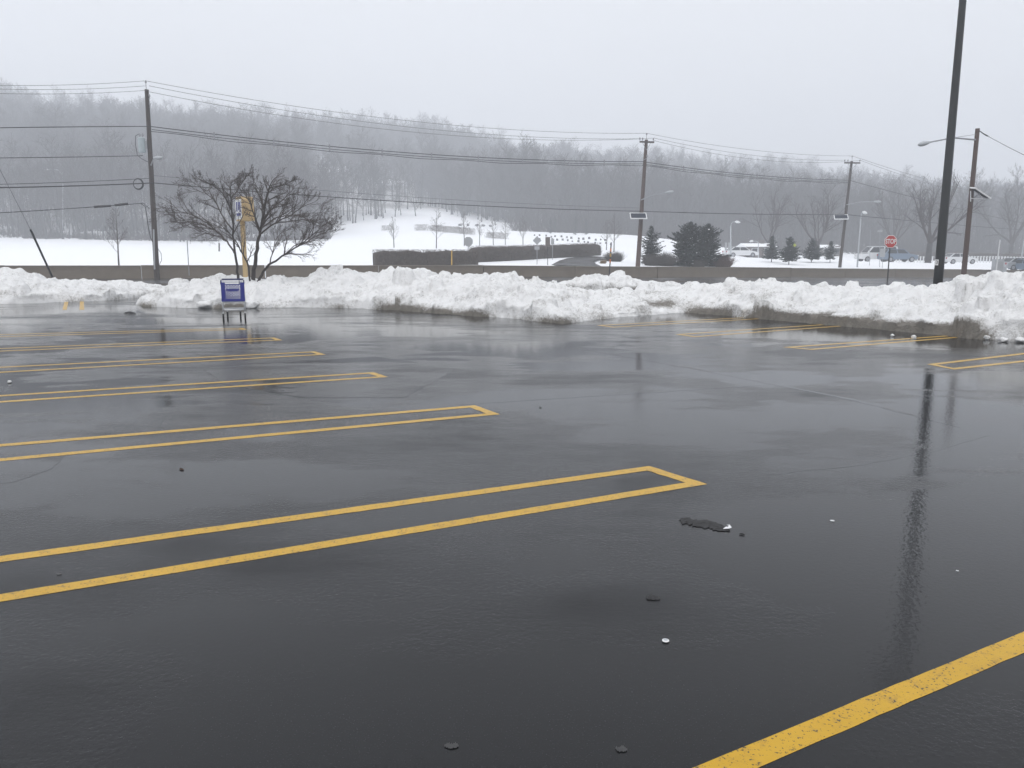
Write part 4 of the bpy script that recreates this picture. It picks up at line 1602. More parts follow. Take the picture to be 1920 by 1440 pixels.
A1 = P1t + Vector((0, -.05, .5))
wire('power_line', at(-420, 140, 34), A1, .35, .014, 'topmost thin wire left of the leaning pole')
wire('power_line', at(-420, 138, 34), P1t + Vector((.05, -.1, .2)), .4, .014, 'second thin wire from the top, left of the leaning pole')
wire('power_line', at(-420, 147, 34), P1t + Vector((.2, -.1, -.05)), .4, .014, 'third thin wire from the top, left of the leaning pole')
A2 = P2t + Vector((0, -.05, .5))
wire('power_line', A1, A2, .85, .017, 'topmost thin wire between the leaning pole and the middle pole')
wire('power_line', P1t + Vector((.2, -.1, .2)), P2t + Vector((-.55, -.2, .05)), .9, .017, 'second wire between the leaning pole and the middle pole')
wire('power_line', P1t + Vector((.2, -.1, -.15)), P2t + Vector((.6, -.2, .1)), 1.1, .017, 'third wire between the leaning pole and the middle pole')
A3 = P3t + Vector((0, -.05, .5))
wire('power_line', A2, A3, .45, .017, 'topmost wire between the middle pole and the third pole')
wire('power_line', P2t + Vector((.6, -.2, .1)), P3t + Vector((-.8, -.2, .05)), .5, .017, 'middle one of three thin wires right of the middle pole')
wire('power_line', P2t + Vector((.6, -.2, -.1)), P3t + Vector((.8, -.2, .05)), .8, .017, 'lowest of three thin wires right of the middle pole')
wire('power_line', A3, at(1950, 384, 112), .5, .02, 'thin wire running right from the top of the third pole')
wire('power_line', P3t + Vector((.8, -.2, .05)), at(1950, 392, 112), .6, .02, 'thin wire from the crossarm end of the third pole')
wire('cable_bundle', at(-420, 248, 34), at(282, 237, 49.4), -.05, .030, 'heavy triple cable left of the leaning pole, below the top wires', 'cable')
wire('cable_bundle', at(282, 237, 49.4), at(1204, 303, 65.4), .55, .034, 'heavy cable bundle with spacers between the leaning and middle poles', 'cable', spacers=9, seg=40)
wire('cable_bundle', at(1204, 303, 65.4), at(1592, 338, 81.8), .3, .036, 'heavy cable bundle with spacers between middle and third pole', 'cable', spacers=5, seg=30)
wire('cable_bundle', at(1592, 338, 81.8), at(1950, 425, 112), .2, .034, 'heavy cable running right from the third pole', 'cable')
wire('phone_cable', at(-420, 298, 34), at(268, 292, 49.4), .05, .026, 'single cable meeting the transformer from the left', 'cable')
wire('phone_cable', at(-420, 354, 34), at(287, 343, 49.4), .12, .040, 'thick low cable through the coil, left of the leaning pole', 'cable')
wire('phone_cable', at(-420, 350, 34), at(286, 334, 49.4), .14, .020, 'thin cable just above the thick low one at left', 'cable')
wire('phone_cable', at(-420, 418, 34), at(268, 381, 49.3), .10, .026, 'lowest drooping cable with splice boxes at left', 'cable')
wire('phone_cable', at(288, 343, 49.4), at(1199, 396, 65.4), .30, .038, 'thick low cable between the leaning and middle poles', 'cable')
wire('phone_cable', at(288, 329, 49.4), at(1199, 390, 65.4), .30, .018, 'thin cable above the thick low one in mid span', 'wire')
wire('phone_cable', at(1199, 396, 65.4), at(1583, 402, 81.8), .1, .042, 'thick low cable between middle and third pole', 'cable')
wire('phone_cable', at(1583, 402, 81.8), at(1960, 434, 112), .1, .045, 'thick low cable running right from the third pole', 'cable')
wire('power_line', at(1850, 254, 41.8), at(2060, 352, 34), .1, .018, 'wire dropping right from the brown lamp pole')
for (xa, ya, xb, yb) in ((215, 385, 240, 382), (176, 388, 208, 386)):
    o = MB().tube([Vector((0, 0, 0)), (at(xb, yb, 48.9) - at(xa, ya, 48.5))], .07, 8).build('splice_box', M['cable'])
    o.location = at(xa, ya, 48.5)
    tag(o, 'dark splice sleeve %s on the lowest left cable' % ('nearest the leaning pole' if xa == 215 else 'farther from the leaning pole'), 'splice box')
# guy wire with its dark guard
g0 = at(97, 508, 40)
e = empty('guy_wire', g0)
m = MB().tube([Vector((0, 0, -.3)), at(57, 430, 38.5) - g0, at(0, 318, 37) - g0, at(-120, 80, 34) - g0], .012, 5)
m.build('wire', M['wire'], e)
MB().tube([Vector((0, 0, -.3)), at(57, 430, 38.48) - g0], .05, 8).build('guard_tube', M['black_metal'], e)
tag(e, 'slanting guy wire with dark tube guard at the far left', 'guy wire')

def text_mesh(name, cu):
    tmp = bpy.data.objects.new(name, cu)
    me = bpy.data.meshes.new_from_object(tmp)
    bpy.data.objects.remove(tmp)
    me.name = name
    return me


# black parking lot lamp pole
Bb = at(1756, 560, 26.5)
Bb.z = 0
Bt = at(1830, -280, 26.5)
e = empty('lamp_pole', Bb)
n = 10
v = Bt - Bb
MB().tube([v * (i / n) for i in range(n + 1)], [.155 - .07 * i / n for i in range(n + 1)], 16).build('shaft', M['black_metal'], e, smooth=True)
MB().tube([Vector((0, 0, -.05)), Vector((0, 0, .35))], .3, 16).build('footing', M['concrete'], e)
pl = MB().box((at(1755, 492, 26.2) - Bb) - Vector((.01, .06, 0)), (.11, .012, .19)).build('number_plate', M['sign_white'], e)
cu = bpy.data.curves.new('numeral', 'FONT')
cu.body = '3'
cu.size = .17
cu.align_x = 'CENTER'
cu.align_y = 'CENTER'
cu.extrude = .002
cu.materials.append(M['dark_steel'])
t_ = link('numeral', text_mesh('numeral', cu), pl)
t_.location = (at(1755, 492, 26.2) - Bb) - Vector((.01, .07, 0))
t_.rotation_euler = (math.pi / 2, 0, 0)
MB().box((v.x - .5, v.y, v.z), (1.1, .35, .14)).build('lamp_head', M['black_metal'], e)
tag(e, 'tall tapering black lamp pole rising out of frame at right', 'lamp pole')

# stop sign
Sb = at(1663, 540, 47)
Sb.z = -.15
sc_ = at(1670, 453, 46.9)
e = empty('stop_sign', Sb)
MB().box((sc_ - Sb) / 2 + Vector((0, .05, .1)), (.06, .04, (sc_ - Sb).z + .5)).build('post', M['dark_steel'], e)
pst = e.children[0]
pst.matrix_local = Matrix(((1, 0, (sc_ - Sb).x / max((sc_ - Sb).z, .1), 0), (0, 1, 0, 0), (0, 0, 1, 0), (0, 0, 0, 1)))
for c in (pst,):
    for vtx in c.data.vertices:
        vtx.co.x -= ((sc_ - Sb).x) / 2
q = sc_ - Sb
face = MB().disc(q, .40, 8, 'y', .012).build('border', M['sign_white'], e)
MB().disc(q - Vector((0, .010, 0)), .365, 8, 'y', .012).build('face', M['sign_red'], face)
cu = bpy.data.curves.new('lettering', 'FONT')
cu.body = 'STOP'
cu.size = .36
cu.align_x = 'CENTER'
cu.align_y = 'CENTER'
cu.extrude = .003
cu.offset = .008
cu.materials.append(M['sign_white'])
t_ = link('lettering', text_mesh('lettering', cu), face)
t_.location = q - Vector((0, .022, .0))
t_.rotation_euler = (math.pi / 2, 0, 0)
t_.scale = (.74, 1.08, 1)
tag(e, 'red octagonal STOP sign on a thin dark post behind the bank', 'stop sign')


def sign_on_post(name, px, py, Y, base_py, shape, w, h, mat, label, extra=None, post='galv', pr=.028):
    b = at(px, base_py, Y)
    x, y = b.x, Y
    zg = float(zt(x, y)[0]) if Y > bar_y(x) else 0.0
    b = Vector((x, y, zg - .2))
    c = at(px, py, Y) - b
    e = empty(name, b)
    MB().tube([Vector((0, .04, 0)), Vector((c.x, .04, c.z + h * .4))], pr, 6).build('post', M[post], e)
    if shape == 'oct':
        MB().disc(c, w / 2, 8, 'y', .012).build('sign_plate', M[mat], e)
    elif shape == 'dia':
        m = MB()
        s = w / 2
        pts = [(0, s), (-s, 0), (0, -s), (s, 0)]
        m.prism([(c.x + a, c.z + d) for a, d in pts], -.012, 0)
        m.build('sign_plate', M[mat], e)
    else:
        MB().box(c, (w, .014, h)).build('sign_plate', M[mat], e)
    if extra:
        dx, dz, ew, eh, em = extra
        MB().box(c + Vector((dx, -.002, dz)), (ew, .014, eh)).build('lower_plate', M[em], e)
    tag(e, label, 'sign')
    return e


sign_on_post('octagon_sign', 878, 453, 64.5, 497, 'oct', .80, .8, 'sign_back', 'pale back of an octagonal sign standing at the stepped hedge')
sign_on_post('diamond_sign', 1007, 451, 66.5, 492, 'dia', .74, .6, 'sign_back', 'grey back of a diamond sign before the long hedge', (0, -.62, .42, .28, 'sign_back'))
sign_on_post('rectangle_sign', 1027, 453, 66, 497, 'rect', .40, .76, 'sign_brown', 'brown back of an upright rectangular sign beside the diamond', post='dark_steel')
sign_on_post('rectangle_sign', 1036, 453, 78, 490, 'rect', .32, .55, 'sign_back', 'pale rectangular sign half hidden by the brown one')
sign_on_post('diamond_sign', 1339, 457, 92, 490, 'dia', .8, .6, 'sign_back', 'pale diamond sign above the reddish bush')
sign_on_post('panel_sign', 1361, 462, 98, 492, 'rect', .25, .95, 'sign_back', 'narrow pale panel sign left of the curved street lamp')
sign_on_post('panel_sign', 1367, 462, 98.5, 492, 'rect', .25, .95, 'sign_back', 'narrow pale panel sign touching the curved street lamp')
sign_on_post('warning_sign', 1489, 460, 96, 485, 'dia', .55, .7, 'sign_yellow', 'lime yellow warning sign between two small spruces')
sign_on_post('rectangle_sign', 1655, 474, 84, 500, 'rect', .55, .9, 'sign_back', 'grey rectangular sign board just left of the stop sign post')
sign_on_post('flat_top_post', 1650, 433, 86, 500, 'rect', .55, .22, 'sign_back', 'thin post with a flat pale head above the grey sign board', pr=.03)

# tan cabinet sign behind the tree
Tb = at(462, 545, 29)
Tb.z = 0
e = empty('cabinet_sign', Tb)
MB().box((0, 0, 1.45), (.14, .14, 3.0)).build('post', M['tan'], e, bevel=.01)
q = at(459, 392, 28.9) - Tb
ang = math.radians(38)
L_, D_, Hh = .70, .44, .86
m = MB()
prof = [(-L_ / 2, -Hh / 2), (L_ / 2, -Hh / 2), (L_ / 2, Hh / 2 - .12), (L_ / 2 - .10, Hh / 2), (-L_ / 2 + .10, Hh / 2), (-L_ / 2, Hh / 2 - .12)]
m.prism(prof, -D_ / 2, D_ / 2)
cab = m.build('cabinet', M['tan'], e, bevel=.02)
Rz = Matrix.Translation(q) @ Matrix.Rotation(-math.pi / 2 + ang, 4, 'Z')
cab.matrix_local = Rz
# the printed face is on the side turned left
fm = MB().box((0, -D_ / 2 - .006, -.02), (L_ - .08, .01, Hh - .16)).build('face', M['white_paint'], cab)
for k, (x0, z0, ww, hh) in enumerate([(-.16, .08, .10, .34), (.02, .10, .09, .30), (.17, .06, .10, .36), (0, -.20, .42, .10)]):
    MB().box((x0, -D_ / 2 - .016, z0), (ww, .01, hh)).build('blue_mark', M['sign_blue'], fm)
tag(e, 'tan cabinet sign on a tan post behind the spreading tree', 'sign')


def stake(name, px, py0, py1, Y, r, mat, label, cat='post', px1=None, bands=None):
    b = at(px, py1, Y)
    t = at(px1 if px1 else px, py0, Y)
    e = empty(name, b)
    v = t - b
    MB().tube([Vector((0, 0, -.4)), Vector((0, 0, 0)), v], r, 8).build('shaft', M[mat], e)
    if bands:
        for s0, s1, bm_ in bands:
            MB().tube([v * s0, v * s1], r * 1.15, 8).build('band', M[bm_], e)
    MB().tube([v, v + Vector((0, 0, r * .8))], [r, r * .3], 8).build('cap', M[mat], e)
    tag(e, label, cat)


stake('marker_post', 847, 470, 500, 58.6, .04, 'post_yellow', 'yellow post in front of the clipped hedge')
stake('marker_post', 1143, 455, 508, 56, .045, 'dark_steel', 'thin striped orange and black marker post before the barrier', px1=1146,
      bands=[(.28, .42, 'post_orange'), (.50, .62, 'post_yellow'), (.68, .80, 'post_orange')])
stake('marker_post', 354, 437, 505, 51, .03, 'galv', 'thin grey stake right of the leaning pole', px1=350)
stake('marker_post', 411, 456, 472, 100, .10, 'wood', 'short dark post out on the open snowfield')
stake('marker_post', 1865, 450, 530, 40, .028, 'white_paint', 'white leaning marker rod between the black and brown poles', px1=1875)
stake('marker_post', 1630, 432, 510, 88, .03, 'galv', 'thin grey post between street lamp and stop sign', px1=1632)


def street_lamp(px, base_py, top_py, Y, reach, label, headr=.16, px1=None):
    b = at(px, base_py, Y)
    b.z = float(zt(b.x, b.y)[0]) - .1
    t = at(px1 or px, top_py, Y) - b
    e = empty('street_lamp', b)
    MB().tube([Vector((0, 0, 0)), t * .5, t * .88], [.09, .075, .06], 8).build('shaft', M['grey_paint'], e, smooth=True)
    p = t * .88
    tip = t + Vector((reach, -.3, 0))
    arm = MB().tube([p, p + Vector((reach * .1, 0, t.z * .06)), t + Vector((reach * .35, -.1, -.03)), tip], [.06, .05, .045, .04], 8).build('lamp_arm', M['grey_paint'], e, smooth=True)
    d = Vector((reach if abs(reach) > .1 else .1, -.3, -.1)).normalized()
    MB().tube([tip - d * .1, tip + d * .1, tip + d * .35, tip + d * .55], [.05, headr, headr * .9, .05], 10).build('lamp_head', M['white_paint'], arm, smooth=True)
    tag(e, label, 'street lamp', 'pale street lamps behind the barrier')


street_lamp(1370, 492, 416, 98, .55, 'pale street lamp with curved arm by the white parked car')
street_lamp(1607, 505, 398, 84, .08, 'pale street lamp seen head on, right of the third pole', px1=1615)
street_lamp(1912, 505, 440, 95, .15, 'pale street lamp at the right picture edge', px1=1922)
street_lamp(1422, 490, 452, 112, -.9, 'faint small street lamp arching left over the low building')
street_lamp(118, 452, 318, 146, -2.6, 'faint distant lamp arm among the trees at far left', .12)

# utility cabinet at the barrier, right
b = land(1850, 86)
e = empty('utility_box', b)
MB().box((-.1, 0, .55), (1.0, .6, 1.6)).build('body', M['grey_paint'], e, bevel=.02)
MB().box((-.1, 0, 1.38), (1.08, .68, .06)).build('lid', M['grey_paint'], e)
MB().box((.6, 0, .15), (.35, .5, .9)).build('meter_case', M['grey_paint'], e, bevel=.02)
MB().box((-.1, -.31, .6), (.8, .02, 1.1)).build('door', M['sign_back'], e)
tag(e, 'pale square utility cabinet behind the barrier beside the silver car', 'utility box')

# ------------------------------------------------------------------ vehicles
def vehicle(name, loc, rz, paint, body, cabin, roof_z, belt_z, wid, wheels, wr, label, glass_in=.06, cat='car'):
    e = empty(name, loc, rz)
    hw = wid / 2
    n = len(body)
    m = MB()
    rings = [(-hw, .94, .0), (-hw * .93, 1.0, .0), (hw * .93, 1.0, .0), (hw, .94, .0)]
    vs_ = []
    zc = sum(z for _, z in body) / n
    for k, (yy_, s, _) in enumerate([(-hw, .96, 0), (-hw + .07, 1.0, 0), (hw - .07, 1.0, 0), (hw, .96, 0)]):
        for x, z in body:
            vs_.append((x * (s if k in (0, 3) else 1.0), yy_, zc + (z - zc) * (s if k in (0, 3) else 1)))
    fs_ = [tuple(range(n)), tuple(3 * n + i for i in range(n))[::-1]]
    for k in range(3):
        for i in range(n):
            j = (i + 1) % n
            fs_.append((k * n + i, (k + 1) * n + i, (k + 1) * n + j, k * n + j))
    bd = m.add(vs_, fs_).build('body', M[paint], e)
    # greenhouse: cabin = (x rear belt, x rear roof, x front roof, x front belt)
    a, b_, c, d = cabin
    tw = hw - .20
    bw = hw - .05
    gh = MB()
    P = [(a, -bw, belt_z), (d, -bw, belt_z), (d, bw, belt_z), (a, bw, belt_z), (b_, -tw, roof_z), (c, -tw, roof_z), (c, tw, roof_z), (b_, tw, roof_z)]
    gh.add(P, [(3, 2, 1, 0), (4, 5, 6, 7), (0, 1, 5, 4), (1, 2, 6, 5), (2, 3, 7, 6), (3, 0, 4, 7)])
    cb = gh.build('cabin', M[paint], e)
    def face_in(i0, i1, i2, i3, u0, u1, v0, v1, out, nm):
        p0, p1, p2, p3 = [Vector(P[i]) for i in (i0, i1, i2, i3)]
        f = lambda u, v_: (p0.lerp(p1, u)).lerp(p3.lerp(p2, u), v_)
        nr = (p1 - p0).cross(p3 - p0).normalized() * out
        q = [f(u0, v0) + nr, f(u1, v0) + nr, f(u1, v1) + nr, f(u0, v1) + nr]
        MB().quad(*q).build(nm, M['glass'], cb)
    for (i0, i1, i2, i3) in ((0, 1, 5, 4), (2, 3, 7, 6)):
        face_in(i0, i1, i2, i3, .06, .48, .06, .9, .012, 'side_window')
        face_in(i0, i1, i2, i3, .52, .94, .06, .9, .012, 'side_window')
    face_in(1, 2, 6, 5, .06, .94, .06, .92, .012, 'windscreen')
    face_in(3, 0, 4, 7, .06, .94, .1, .9, .012, 'rear_window')
    xf = max(x for x, _ in body)
    xr = min(x for x, _ in body)
    for s in (-1, 1):
        MB().box((xf - .06, s * (hw - .25), belt_z * .78), (.14, .32, .14)).build('headlight', M['lamp_clear'], e)
        MB().box((xr + .05, s * (hw - .18), belt_z * .85), (.14, .22, .22)).build('tail_light', M['lamp_red'], e)
        for wx in wheels:
            w_ = MB().disc((wx, s * (hw - .09), wr), wr, 18, 'y', .2).build('wheel', M['rubber'], e)
            MB().disc((wx, s * (hw - .005), wr), wr * .62, 12, 'y', .05).build('rim', M['galv'], w_)
    tag(e, label, cat, 'vehicles on the road behind the barrier')
    return e


SEDAN = [(-2.25, .35), (-2.3, .65), (-2.2, .92), (-1.6, .97), (.9, .92), (1.7, .82), (2.2, .68), (2.28, .42), (2.1, .28), (-2.1, .26)]
SUV = [(-2.25, .40), (-2.3, .75), (-2.25, 1.05), (-1.5, 1.08), (.85, 1.05), (1.6, .98), (2.15, .85), (2.3, .55), (2.15, .34), (-2.1, .32)]
VAN = [(-2.6, .42), (-2.65, .9), (-2.62, 1.2), (-1.5, 1.22), (1.3, 1.2), (2.0, 1.02), (2.5, .88), (2.6, .5), (2.45, .36), (-2.5, .34)]
vehicle('parked_car', land(1377, 108, .02), .1, 'car_white', SEDAN, (-1.95, -1.15, .35, 1.1), 1.42, .92, 1.8, (-1.4, 1.38), .33, 'small white car left of the low snow-roofed building')
vehicle('white_van', land(1625, 104, .02), math.pi + .05, 'car_white', VAN, (-2.5, -2.35, 1.0, 1.75), 2.0, 1.18, 1.95, (-1.7, 1.65), .36, 'white van beyond the street lamp next to the third pole', cat='van')
vehicle('parked_car', land(1664, 101, .02), .05, 'car_blue', SUV, (-2.1, -1.6, .35, 1.15), 1.66, 1.05, 1.85, (-1.4, 1.4), .35, 'blue grey estate car behind the stop sign post')
vehicle('parked_car', land(1776, 106, .02), .1, 'car_white', SEDAN, (-1.95, -1.15, .35, 1.1), 1.42, .92, 1.8, (-1.4, 1.38), .33, 'white car half hidden by the black lamp pole')
vehicle('parked_car', land(1886, 92, .02), .15, 'car_silver', SEDAN, (-1.95, -1.1, .35, 1.15), 1.44, .92, 1.8, (-1.4, 1.38), .33, 'silver car beside the utility cabinet at the right edge')
vehicle('parked_car', land(1909, 90, .02), -1.3, 'car_blue', SEDAN, (-1.95, -1.1, .35, 1.15), 1.44, .92, 1.8, (-1.4, 1.38), .33, 'dark bluish car end-on at the far right behind the bank')

# ------------------------------------------------------------------ buildings, railing, stones
def house(loc, rz, w, d, h, rh, label, wall='house_wall', hip=.0, nwin=3):
    e = empty('house', loc, rz)
    MB().box((0, 0, h / 2 - 1), (w, d, h + 2)).build('wall', M[wall], e)
    ov = .4
    m = MB()
    P = [(-w / 2 - ov, -d / 2 - ov, h), (w / 2 + ov, -d / 2 - ov, h), (w / 2 + ov, d / 2 + ov, h), (-w / 2 - ov, d / 2 + ov, h), (-w / 2 - ov + hip, 0, h + rh), (w / 2 + ov - hip, 0, h + rh)]
    m.add(P, [(0, 1, 5, 4), (2, 3, 4, 5), (1, 2, 5), (3, 0, 4), (3, 2, 1, 0)])
    rf_ = m.build('roof', M['roof_snow'], e)
    MB().box((w * .2, .1, h + rh), (.6, .6, 1.0)).build('chimney', M['house_brown'], rf_)
    for k in range(nwin):
        x = (-.5 + (k + .6) / (nwin + .2)) * w
        wo = MB().box((x, -d / 2 - .02, h * .55), (.95, .06, 1.1)).build('window', M['white_paint'], e)
        MB().box((x, -d / 2 - .055, h * .55), (.8, .02, .95)).build('pane', M['glass'], wo)
    MB().box((w * .32, -d / 2 - .02, 1.0), (.95, .06, 2.0)).build('door', M['house_brown'], e)
    tag(e, label, 'house')


house(land(1405, 122), .05, 4.2, 4, 1.6, .55, 'low dark building with a snow-covered roof behind the white car', 'house_brown', nwin=2)
house(land(1533, 152), .1, 3.6, 4, 1.6, .6, 'hazy low house with snowy roof behind the smallest spruce', 'house_brown')
house(land(545, 300), .15, 13, 9, 2.4, 3.6, 'snow-roofed hillside house in the clearing right above the spreading tree')
house(land(640, 262), -.2, 8, 7, 1.6, 2.0, 'snow-roofed hillside house low on the misty slope left of centre')
house(land(745, 258), .1, 8, 7, 1.4, 1.8, 'small snow-roofed hillside house above the open slope')
house(land(505, 330), .1, 14, 8, 2.2, 2.4, 'snow-roofed house near the ridge left of the hillside clearing')
house(land(620, 345), -.1, 8, 7, 2.2, 2.4, 'snow-roofed house near the ridge left of centre')

e = empty('railing', land(1640, 116))
o0 = e.location.copy()
mb = MB()
rp = [land(1640 + i * 5.5, 116 + i * .06) for i in range(58)]
for p in rp:
    MB().box(p - o0 + Vector((0, 0, .4)), (.13, .1, 1.1)).build('railing_post', M['white_paint'], e)
MB().tube([p - o0 + Vector((0, 0, .85)) for p in rp], .04, 5).build('top_rail', M['sign_back'], e)
MB().tube([p - o0 + Vector((0, 0, .35)) for p in rp], .03, 5).build('lower_rail', M['sign_back'], e)
tag(e, 'low railing with pale posts behind the cars at right', 'railing')

mst = MB().box((0, 0, .3), (.75, .25, .8), 0, .85).mesh('headstone', M['stone'])
i = 0
for row, (y0, x0, x1, n) in enumerate([(132, 1012, 1150, 14), (140, 1000, 1140, 14)]):
    for k in range(n):
        o = link('headstone', mst)
        o.location = land(x0 + (x1 - x0) * (k + rf.uniform(-.25, .25)) / n, y0 + rf.uniform(-1.5, 1.5) - k * .4)
        o.rotation_euler = (0, 0, rf.uniform(-.3, .3))
        s = rf.uniform(.35, .55)
        o.scale = (s, s, s)
        tag(o, 'tiny dark upright stone among the rows in snow above the driveway', 'headstone', 'stone rows on the far snow')
for k, px in enumerate((866, 880, 896, 908, 921)):
    o = link('far_rock', lump(300 + k, .38, .7))
    o.data.materials[0] = M['stone']
    o.location = land(px, 176 + k)
    tag(o, ['leftmost', 'second', 'middle', 'fourth', 'rightmost'][k] + ' dark faded mound in the row high on the snowy slope', 'mound', 'mounds on the slope')

# ------------------------------------------------------------------ shopping cart
cl = lot(440, 596)
e = empty('shopping_cart', cl, .33)
tag(e, 'blue plastic shopping cart with lattice front standing before the snow bank', 'shopping cart')
# local: x across, y away from viewer; front panel faces the viewer
W2, zb, zt_ = .27, .36, 1.00
fr = MB()
yf, yb_ = -.42, .42
for s in (-1, 1):
    fr.tube([(s * (W2 - .0), yf + .03, .14), (s * W2, yf + .02, .34), (s * W2, yf, .37)], .018, 8)
    fr.tube([(s * (W2 + .01), yb_ - .02, .14), (s * (W2 + .01), yb_ - .05, .50), (s * (W2 + .01), yb_ + .08, .98)], .018, 8)
    fr.tube([(s * W2, yf + .02, .35), (s * (W2 + .01), yb_ - .04, .40)], .016, 8)
    fr.tube([(s * (W2 - .02), yf + .06, .20), (s * W2, yb_ - .03, .19)], .016, 8)
fr.tube([(-W2, yf + .01, .36), (W2, yf + .01, .36)], .018, 8)
fr.tube([(-W2, yf + .05, .20), (W2, yf + .05, .20)], .016, 8)
fr.tube([(-W2, yb_ - .03, .19), (W2, yb_ - .03, .19)], .016, 8)
fr.build('frame', M['chrome'], e, smooth=True)
tray = MB()
for k in range(9):
    x = -W2 + .05 + k * (2 * W2 - .1) / 8
    tray.tube([(x, yf + .06, .20), (x, yb_ - .03, .19)], .005, 5)
tray.build('lower_tray', M['chrome'], e)


def lattice(m, c0, ux, uz, w, h, pitch, t, th, nrm):
    """diagonal bars inside a rectangle"""
    k = -h
    while k < w:
        for sgn in (1, -1):
            a0, b0 = max(0, k), min(w, k + h)
            if b0 - a0 > .01:
                z0, z1 = a0 - k, b0 - k
                if sgn < 0:
                    z0, z1 = h - z0, h - z1
                p, q_ = c0 + ux * a0 + uz * z0, c0 + ux * b0 + uz * z1
                d = (q_ - p).normalized()
                s = nrm.cross(d).normalized() * t / 2
                o_ = nrm * th / 2
                m.add([p - s - o_, q_ - s - o_, q_ + s - o_, p + s - o_, p - s + o_, q_ - s + o_, q_ + s + o_, p + s + o_],
                      [(3, 2, 1, 0), (4, 5, 6, 7), (0, 1, 5, 4), (1, 2, 6, 5), (2, 3, 7, 6), (3, 0, 4, 7)])
        k += pitch


X_, Y_, Z_ = Vector((1, 0, 0)), Vector((0, 1, 0)), Vector((0, 0, 1))
bf = MB()
# front frame boards: sides, bottom, band
bf.box((-W2 + .035, yf, .64), (.10, .03, .56))
bf.box((W2 - .035, yf, .64), (.10, .03, .56))
bf.box((0, yf, .395), (2 * W2 - .13, .028, .07))
bf.box((0, yf, .86), (2 * W2 - .13, .026, .03))
bf.prism([(-.165, .735), (.165, .735), (.165, .705), (.10, .655), (-.10, .655), (-.165, .705)], yf - .012, yf + .012)
fo = bf.build('front_panel', M['blue_plastic'], e)
lt = MB()
lattice(lt, Vector((-W2 + .08, yf, .43)), X_, Z_, 2 * W2 - .16, .28, .07, .018, .012, Y_)
lattice(lt, Vector((-W2 + .08, yf, .735)), X_, Z_, 2 * W2 - .16, .11, .07, .018, .012, Y_)
lt.build('lattice', M['blue_plastic'], fo)
for s in (-1, 1):
    sm_ = MB()
    lattice(sm_, Vector((s * (W2 + .012), yf + .03, .42)), Y_, Z_, yb_ - yf - .06, .44, .09, .012, .012, X_)
    sm_.box((s * (W2 + .012), 0, .40), (.02, yb_ - yf, .05))
    sm_.box((s * (W2 + .014), 0, .90), (.03, yb_ - yf, .07))
    sm_.build('side_panel', M['blue_plastic'], e)
bk = MB()
bk.box((0, yb_ - .01, .44), (2 * W2 - .04, .02, .05))
bk.box((0, yb_ - .01, .90), (2 * W2 - .04, .02, .05))
for k in range(8):
    bk.box((-W2 + .07 + k * .057, yb_ - .01, .67), (.012, .012, .42))
bk.build('rear_gate', M['chrome'], e)
fl = MB()
lattice(fl, Vector((-W2 + .01, yf + .02, .385)), X_, Y_, 2 * W2 - .02, yb_ - yf - .04, .08, .016, .012, Z_)
fl.build('basket_floor', M['blue_plastic'], e)
hd = MB().tube([(-W2 - .012, yf, .90), (-W2 - .012, yf - .01, .985), (-W2 + .03, yf - .01, 1.0), (W2 - .03, yf - .01, 1.0), (W2 + .012, yf - .01, .985), (W2 + .012, yf, .90)], .013, 8)
hd.tube([(-.17, yf + .02, 1.012), (.17, yf + .02, 1.012), (.17, yf + .02, .86)], .012, 8)
hd.build('rim_bar', M['navy_plastic'], e, smooth=True)
MB().tube([(-W2 - .01, yb_ + .09, .99), (W2 + .01, yb_ + .09, .99)], .017, 10).build('handle', M['navy_plastic'], e, smooth=True)
for x, y in ((-W2, yf + .03), (W2, yf + .03), (-W2 + .09, yb_ - .05), (W2 - .12, yb_ - .05)):
    cs = MB().box((x, y, .13), (.04, .05, .05)).build('caster', M['chrome'], e)
    MB().disc((x, y + .015, .072), .072, 16, 'x', .045).build('wheel', M['rubber'], cs)

for ch in list(e.children) + [g for c in e.children for g in c.children]:
    for vtx in ch.data.vertices:
        vtx.co.z = float(np.interp(vtx.co.z, [0, .15, .36, 1.02], [0, .17, .46, 1.04]))

# ------------------------------------------------------------------ small things on the asphalt
def scrap(name, px0, py0, px1, py1, wpx, mat, seed, label, cat, hgt=.012):
    a, b = lot(px0, py0), lot(px1, py1)
    rg = np.random.RandomState(seed)
    c = (a + b) / 2
    d = b - a
    L = d.length
    n, mrow = 26, 9
    V = np.zeros((n, mrow, 3))
    u = np.linspace(-.5, .5, n)
    for i in range(n):
        wv = wpx * max(0.02, 1 - (2 * u[i]) ** 2) ** .35 * rg.uniform(.6, 1.2)
        off_ = wpx * .07 * math.sin(u[i] * 9 + seed) + rg.normal(0, .05) * wpx
        for j in range(mrow):
            t = j / (mrow - 1) - .5
            V[i, j] = (u[i] * L + rg.normal(0, .05) * L / n, t * wv + off_, hgt * (1 - (2 * t) ** 2) * rg.uniform(.2, 1.1) * (1 - (2 * u[i]) ** 6) + .004)
    ids = np.arange(n * mrow).reshape(n, mrow)
    f = np.stack([ids[:-1, :-1].ravel(), ids[1:, :-1].ravel(), ids[1:, 1:].ravel(), ids[:-1, 1:].ravel()], 1)
    o = link(name, np_mesh(name, V.reshape(-1, 3), f, M[mat], False))
    o.location = c
    o.rotation_euler = (0, 0, math.atan2(d.y, d.x))
    tag(o, label, cat)
    return o


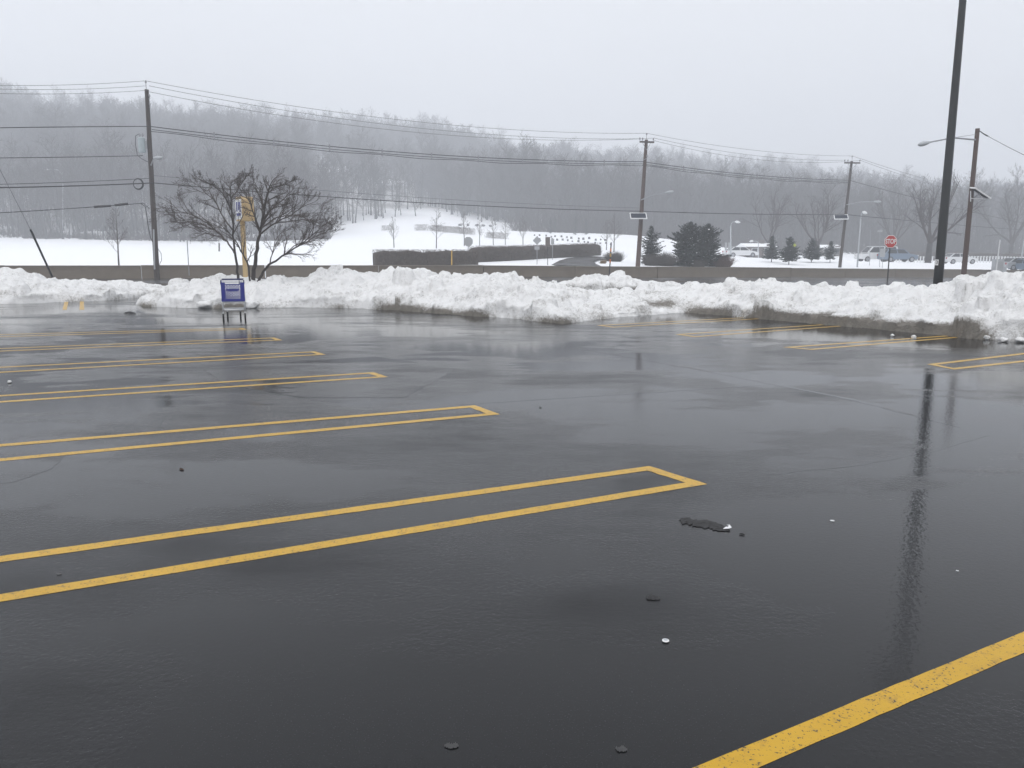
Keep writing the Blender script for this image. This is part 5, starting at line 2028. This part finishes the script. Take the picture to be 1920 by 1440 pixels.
s_ = scrap('flattened_scrap', 1275, 974, 1368, 994, .15, 'debris', 1, 'long flattened black scrap with a torn white end on wet asphalt', 'scrap', .010)
L = (lot(1368, 994) - lot(1275, 974)).length
m = MB().add([(L * .40, -.03, .010), (L * .50, -.012, .014), (L * .515, .022, .012), (L * .40, .034, .018), (L * .46, .03, .026), (L * .46, .005, .018), (L * .44, -.01, .022)],
             [(0, 1, 6), (1, 2, 5), (2, 3, 4), (2, 4, 5), (1, 5, 6)])
m.build('white_edge', M['white_paint'], s_)
scrap('flattened_scrap', 1211, 1121, 1238, 1122, .06, 'debris', 2, 'small flat dark scrap below the long black one', 'scrap', .004)
scrap('flattened_scrap', 1386, 1002, 1397, 1004, .018, 'debris', 3, 'tiny black crumb just right of the long scrap', 'scrap', .008)
scrap('dead_leaf', 337, 880, 344, 882, .02, 'leaf', 4, 'tiny brown leaf between the two nearest hairpins', 'leaf', .012)
scrap('gum_spot', 833, 1400, 860, 1400, .035, 'gum', 5, 'flat grey gum spot at the bottom edge, left one', 'gum spot', .0012)
scrap('gum_spot', 1154, 1406, 1176, 1406, .03, 'gum', 6, 'flat grey gum spot at the bottom edge, right one', 'gum spot', .0012)
scrap('road_stone', 1011, 764, 1015, 765, .015, 'debris', 7, 'dark pebble right of the second hairpin tip', 'pebble', .008)
scrap('road_stone', 236, 587, 252, 588, .22, 'debris', 8, 'dark lump lying in the far puddle at left', 'lump', .05)
scrap('paper_bit', 1556, 977, 1565, 978, .02, 'white_paint', 9, 'tiny white paper bit right of the long scrap', 'paper bit', .006)
scrap('paper_bit', 1792, 1071, 1798, 1072, .012, 'white_paint', 10, 'tiny white speck beside the black pole reflection', 'paper bit', .004)
scrap('paper_bit', 106, 1077, 116, 1077, .015, 'stone', 11, 'pale fleck between the two bars of the nearest hairpin', 'paper bit', .004)
c = lot(1248, 1203)
e = empty('bottle_cap', c)
MB().tube([Vector((0, 0, .004)), Vector((0, 0, .007)), Vector((0, 0, .009))], [.0155, .0155, .013], 20).build('shell', M['sign_white'], e)
MB().disc((0, 0, .0095), .010, 16, 'z', .002).build('cap_centre', M['grey_paint'], e)
tag(e, 'round white bottle cap lying on the wet asphalt', 'bottle cap')

# ------------------------------------------------------------------ haze
def haze(dens):
    m = bpy.data.materials.new('winter_mist')
    m.use_nodes = True
    t = m.node_tree
    t.nodes.clear()
    o = t.nodes.new('ShaderNodeOutputMaterial')
    v = t.nodes.new('ShaderNodeVolumePrincipled')
    v.inputs['Color'].default_value = (.92, .95, 1.0, 1)
    v.inputs['Density'].default_value = dens
    v.inputs['Anisotropy'].default_value = 0.0
    t.links.new(v.outputs[0], o.inputs['Volume'])
    b = MB().box((0, 260, 42), (860, 640, 100))
    h = b.build('haze', m)
    h['kind'] = 'stuff'
    return h


haze(0.0027)
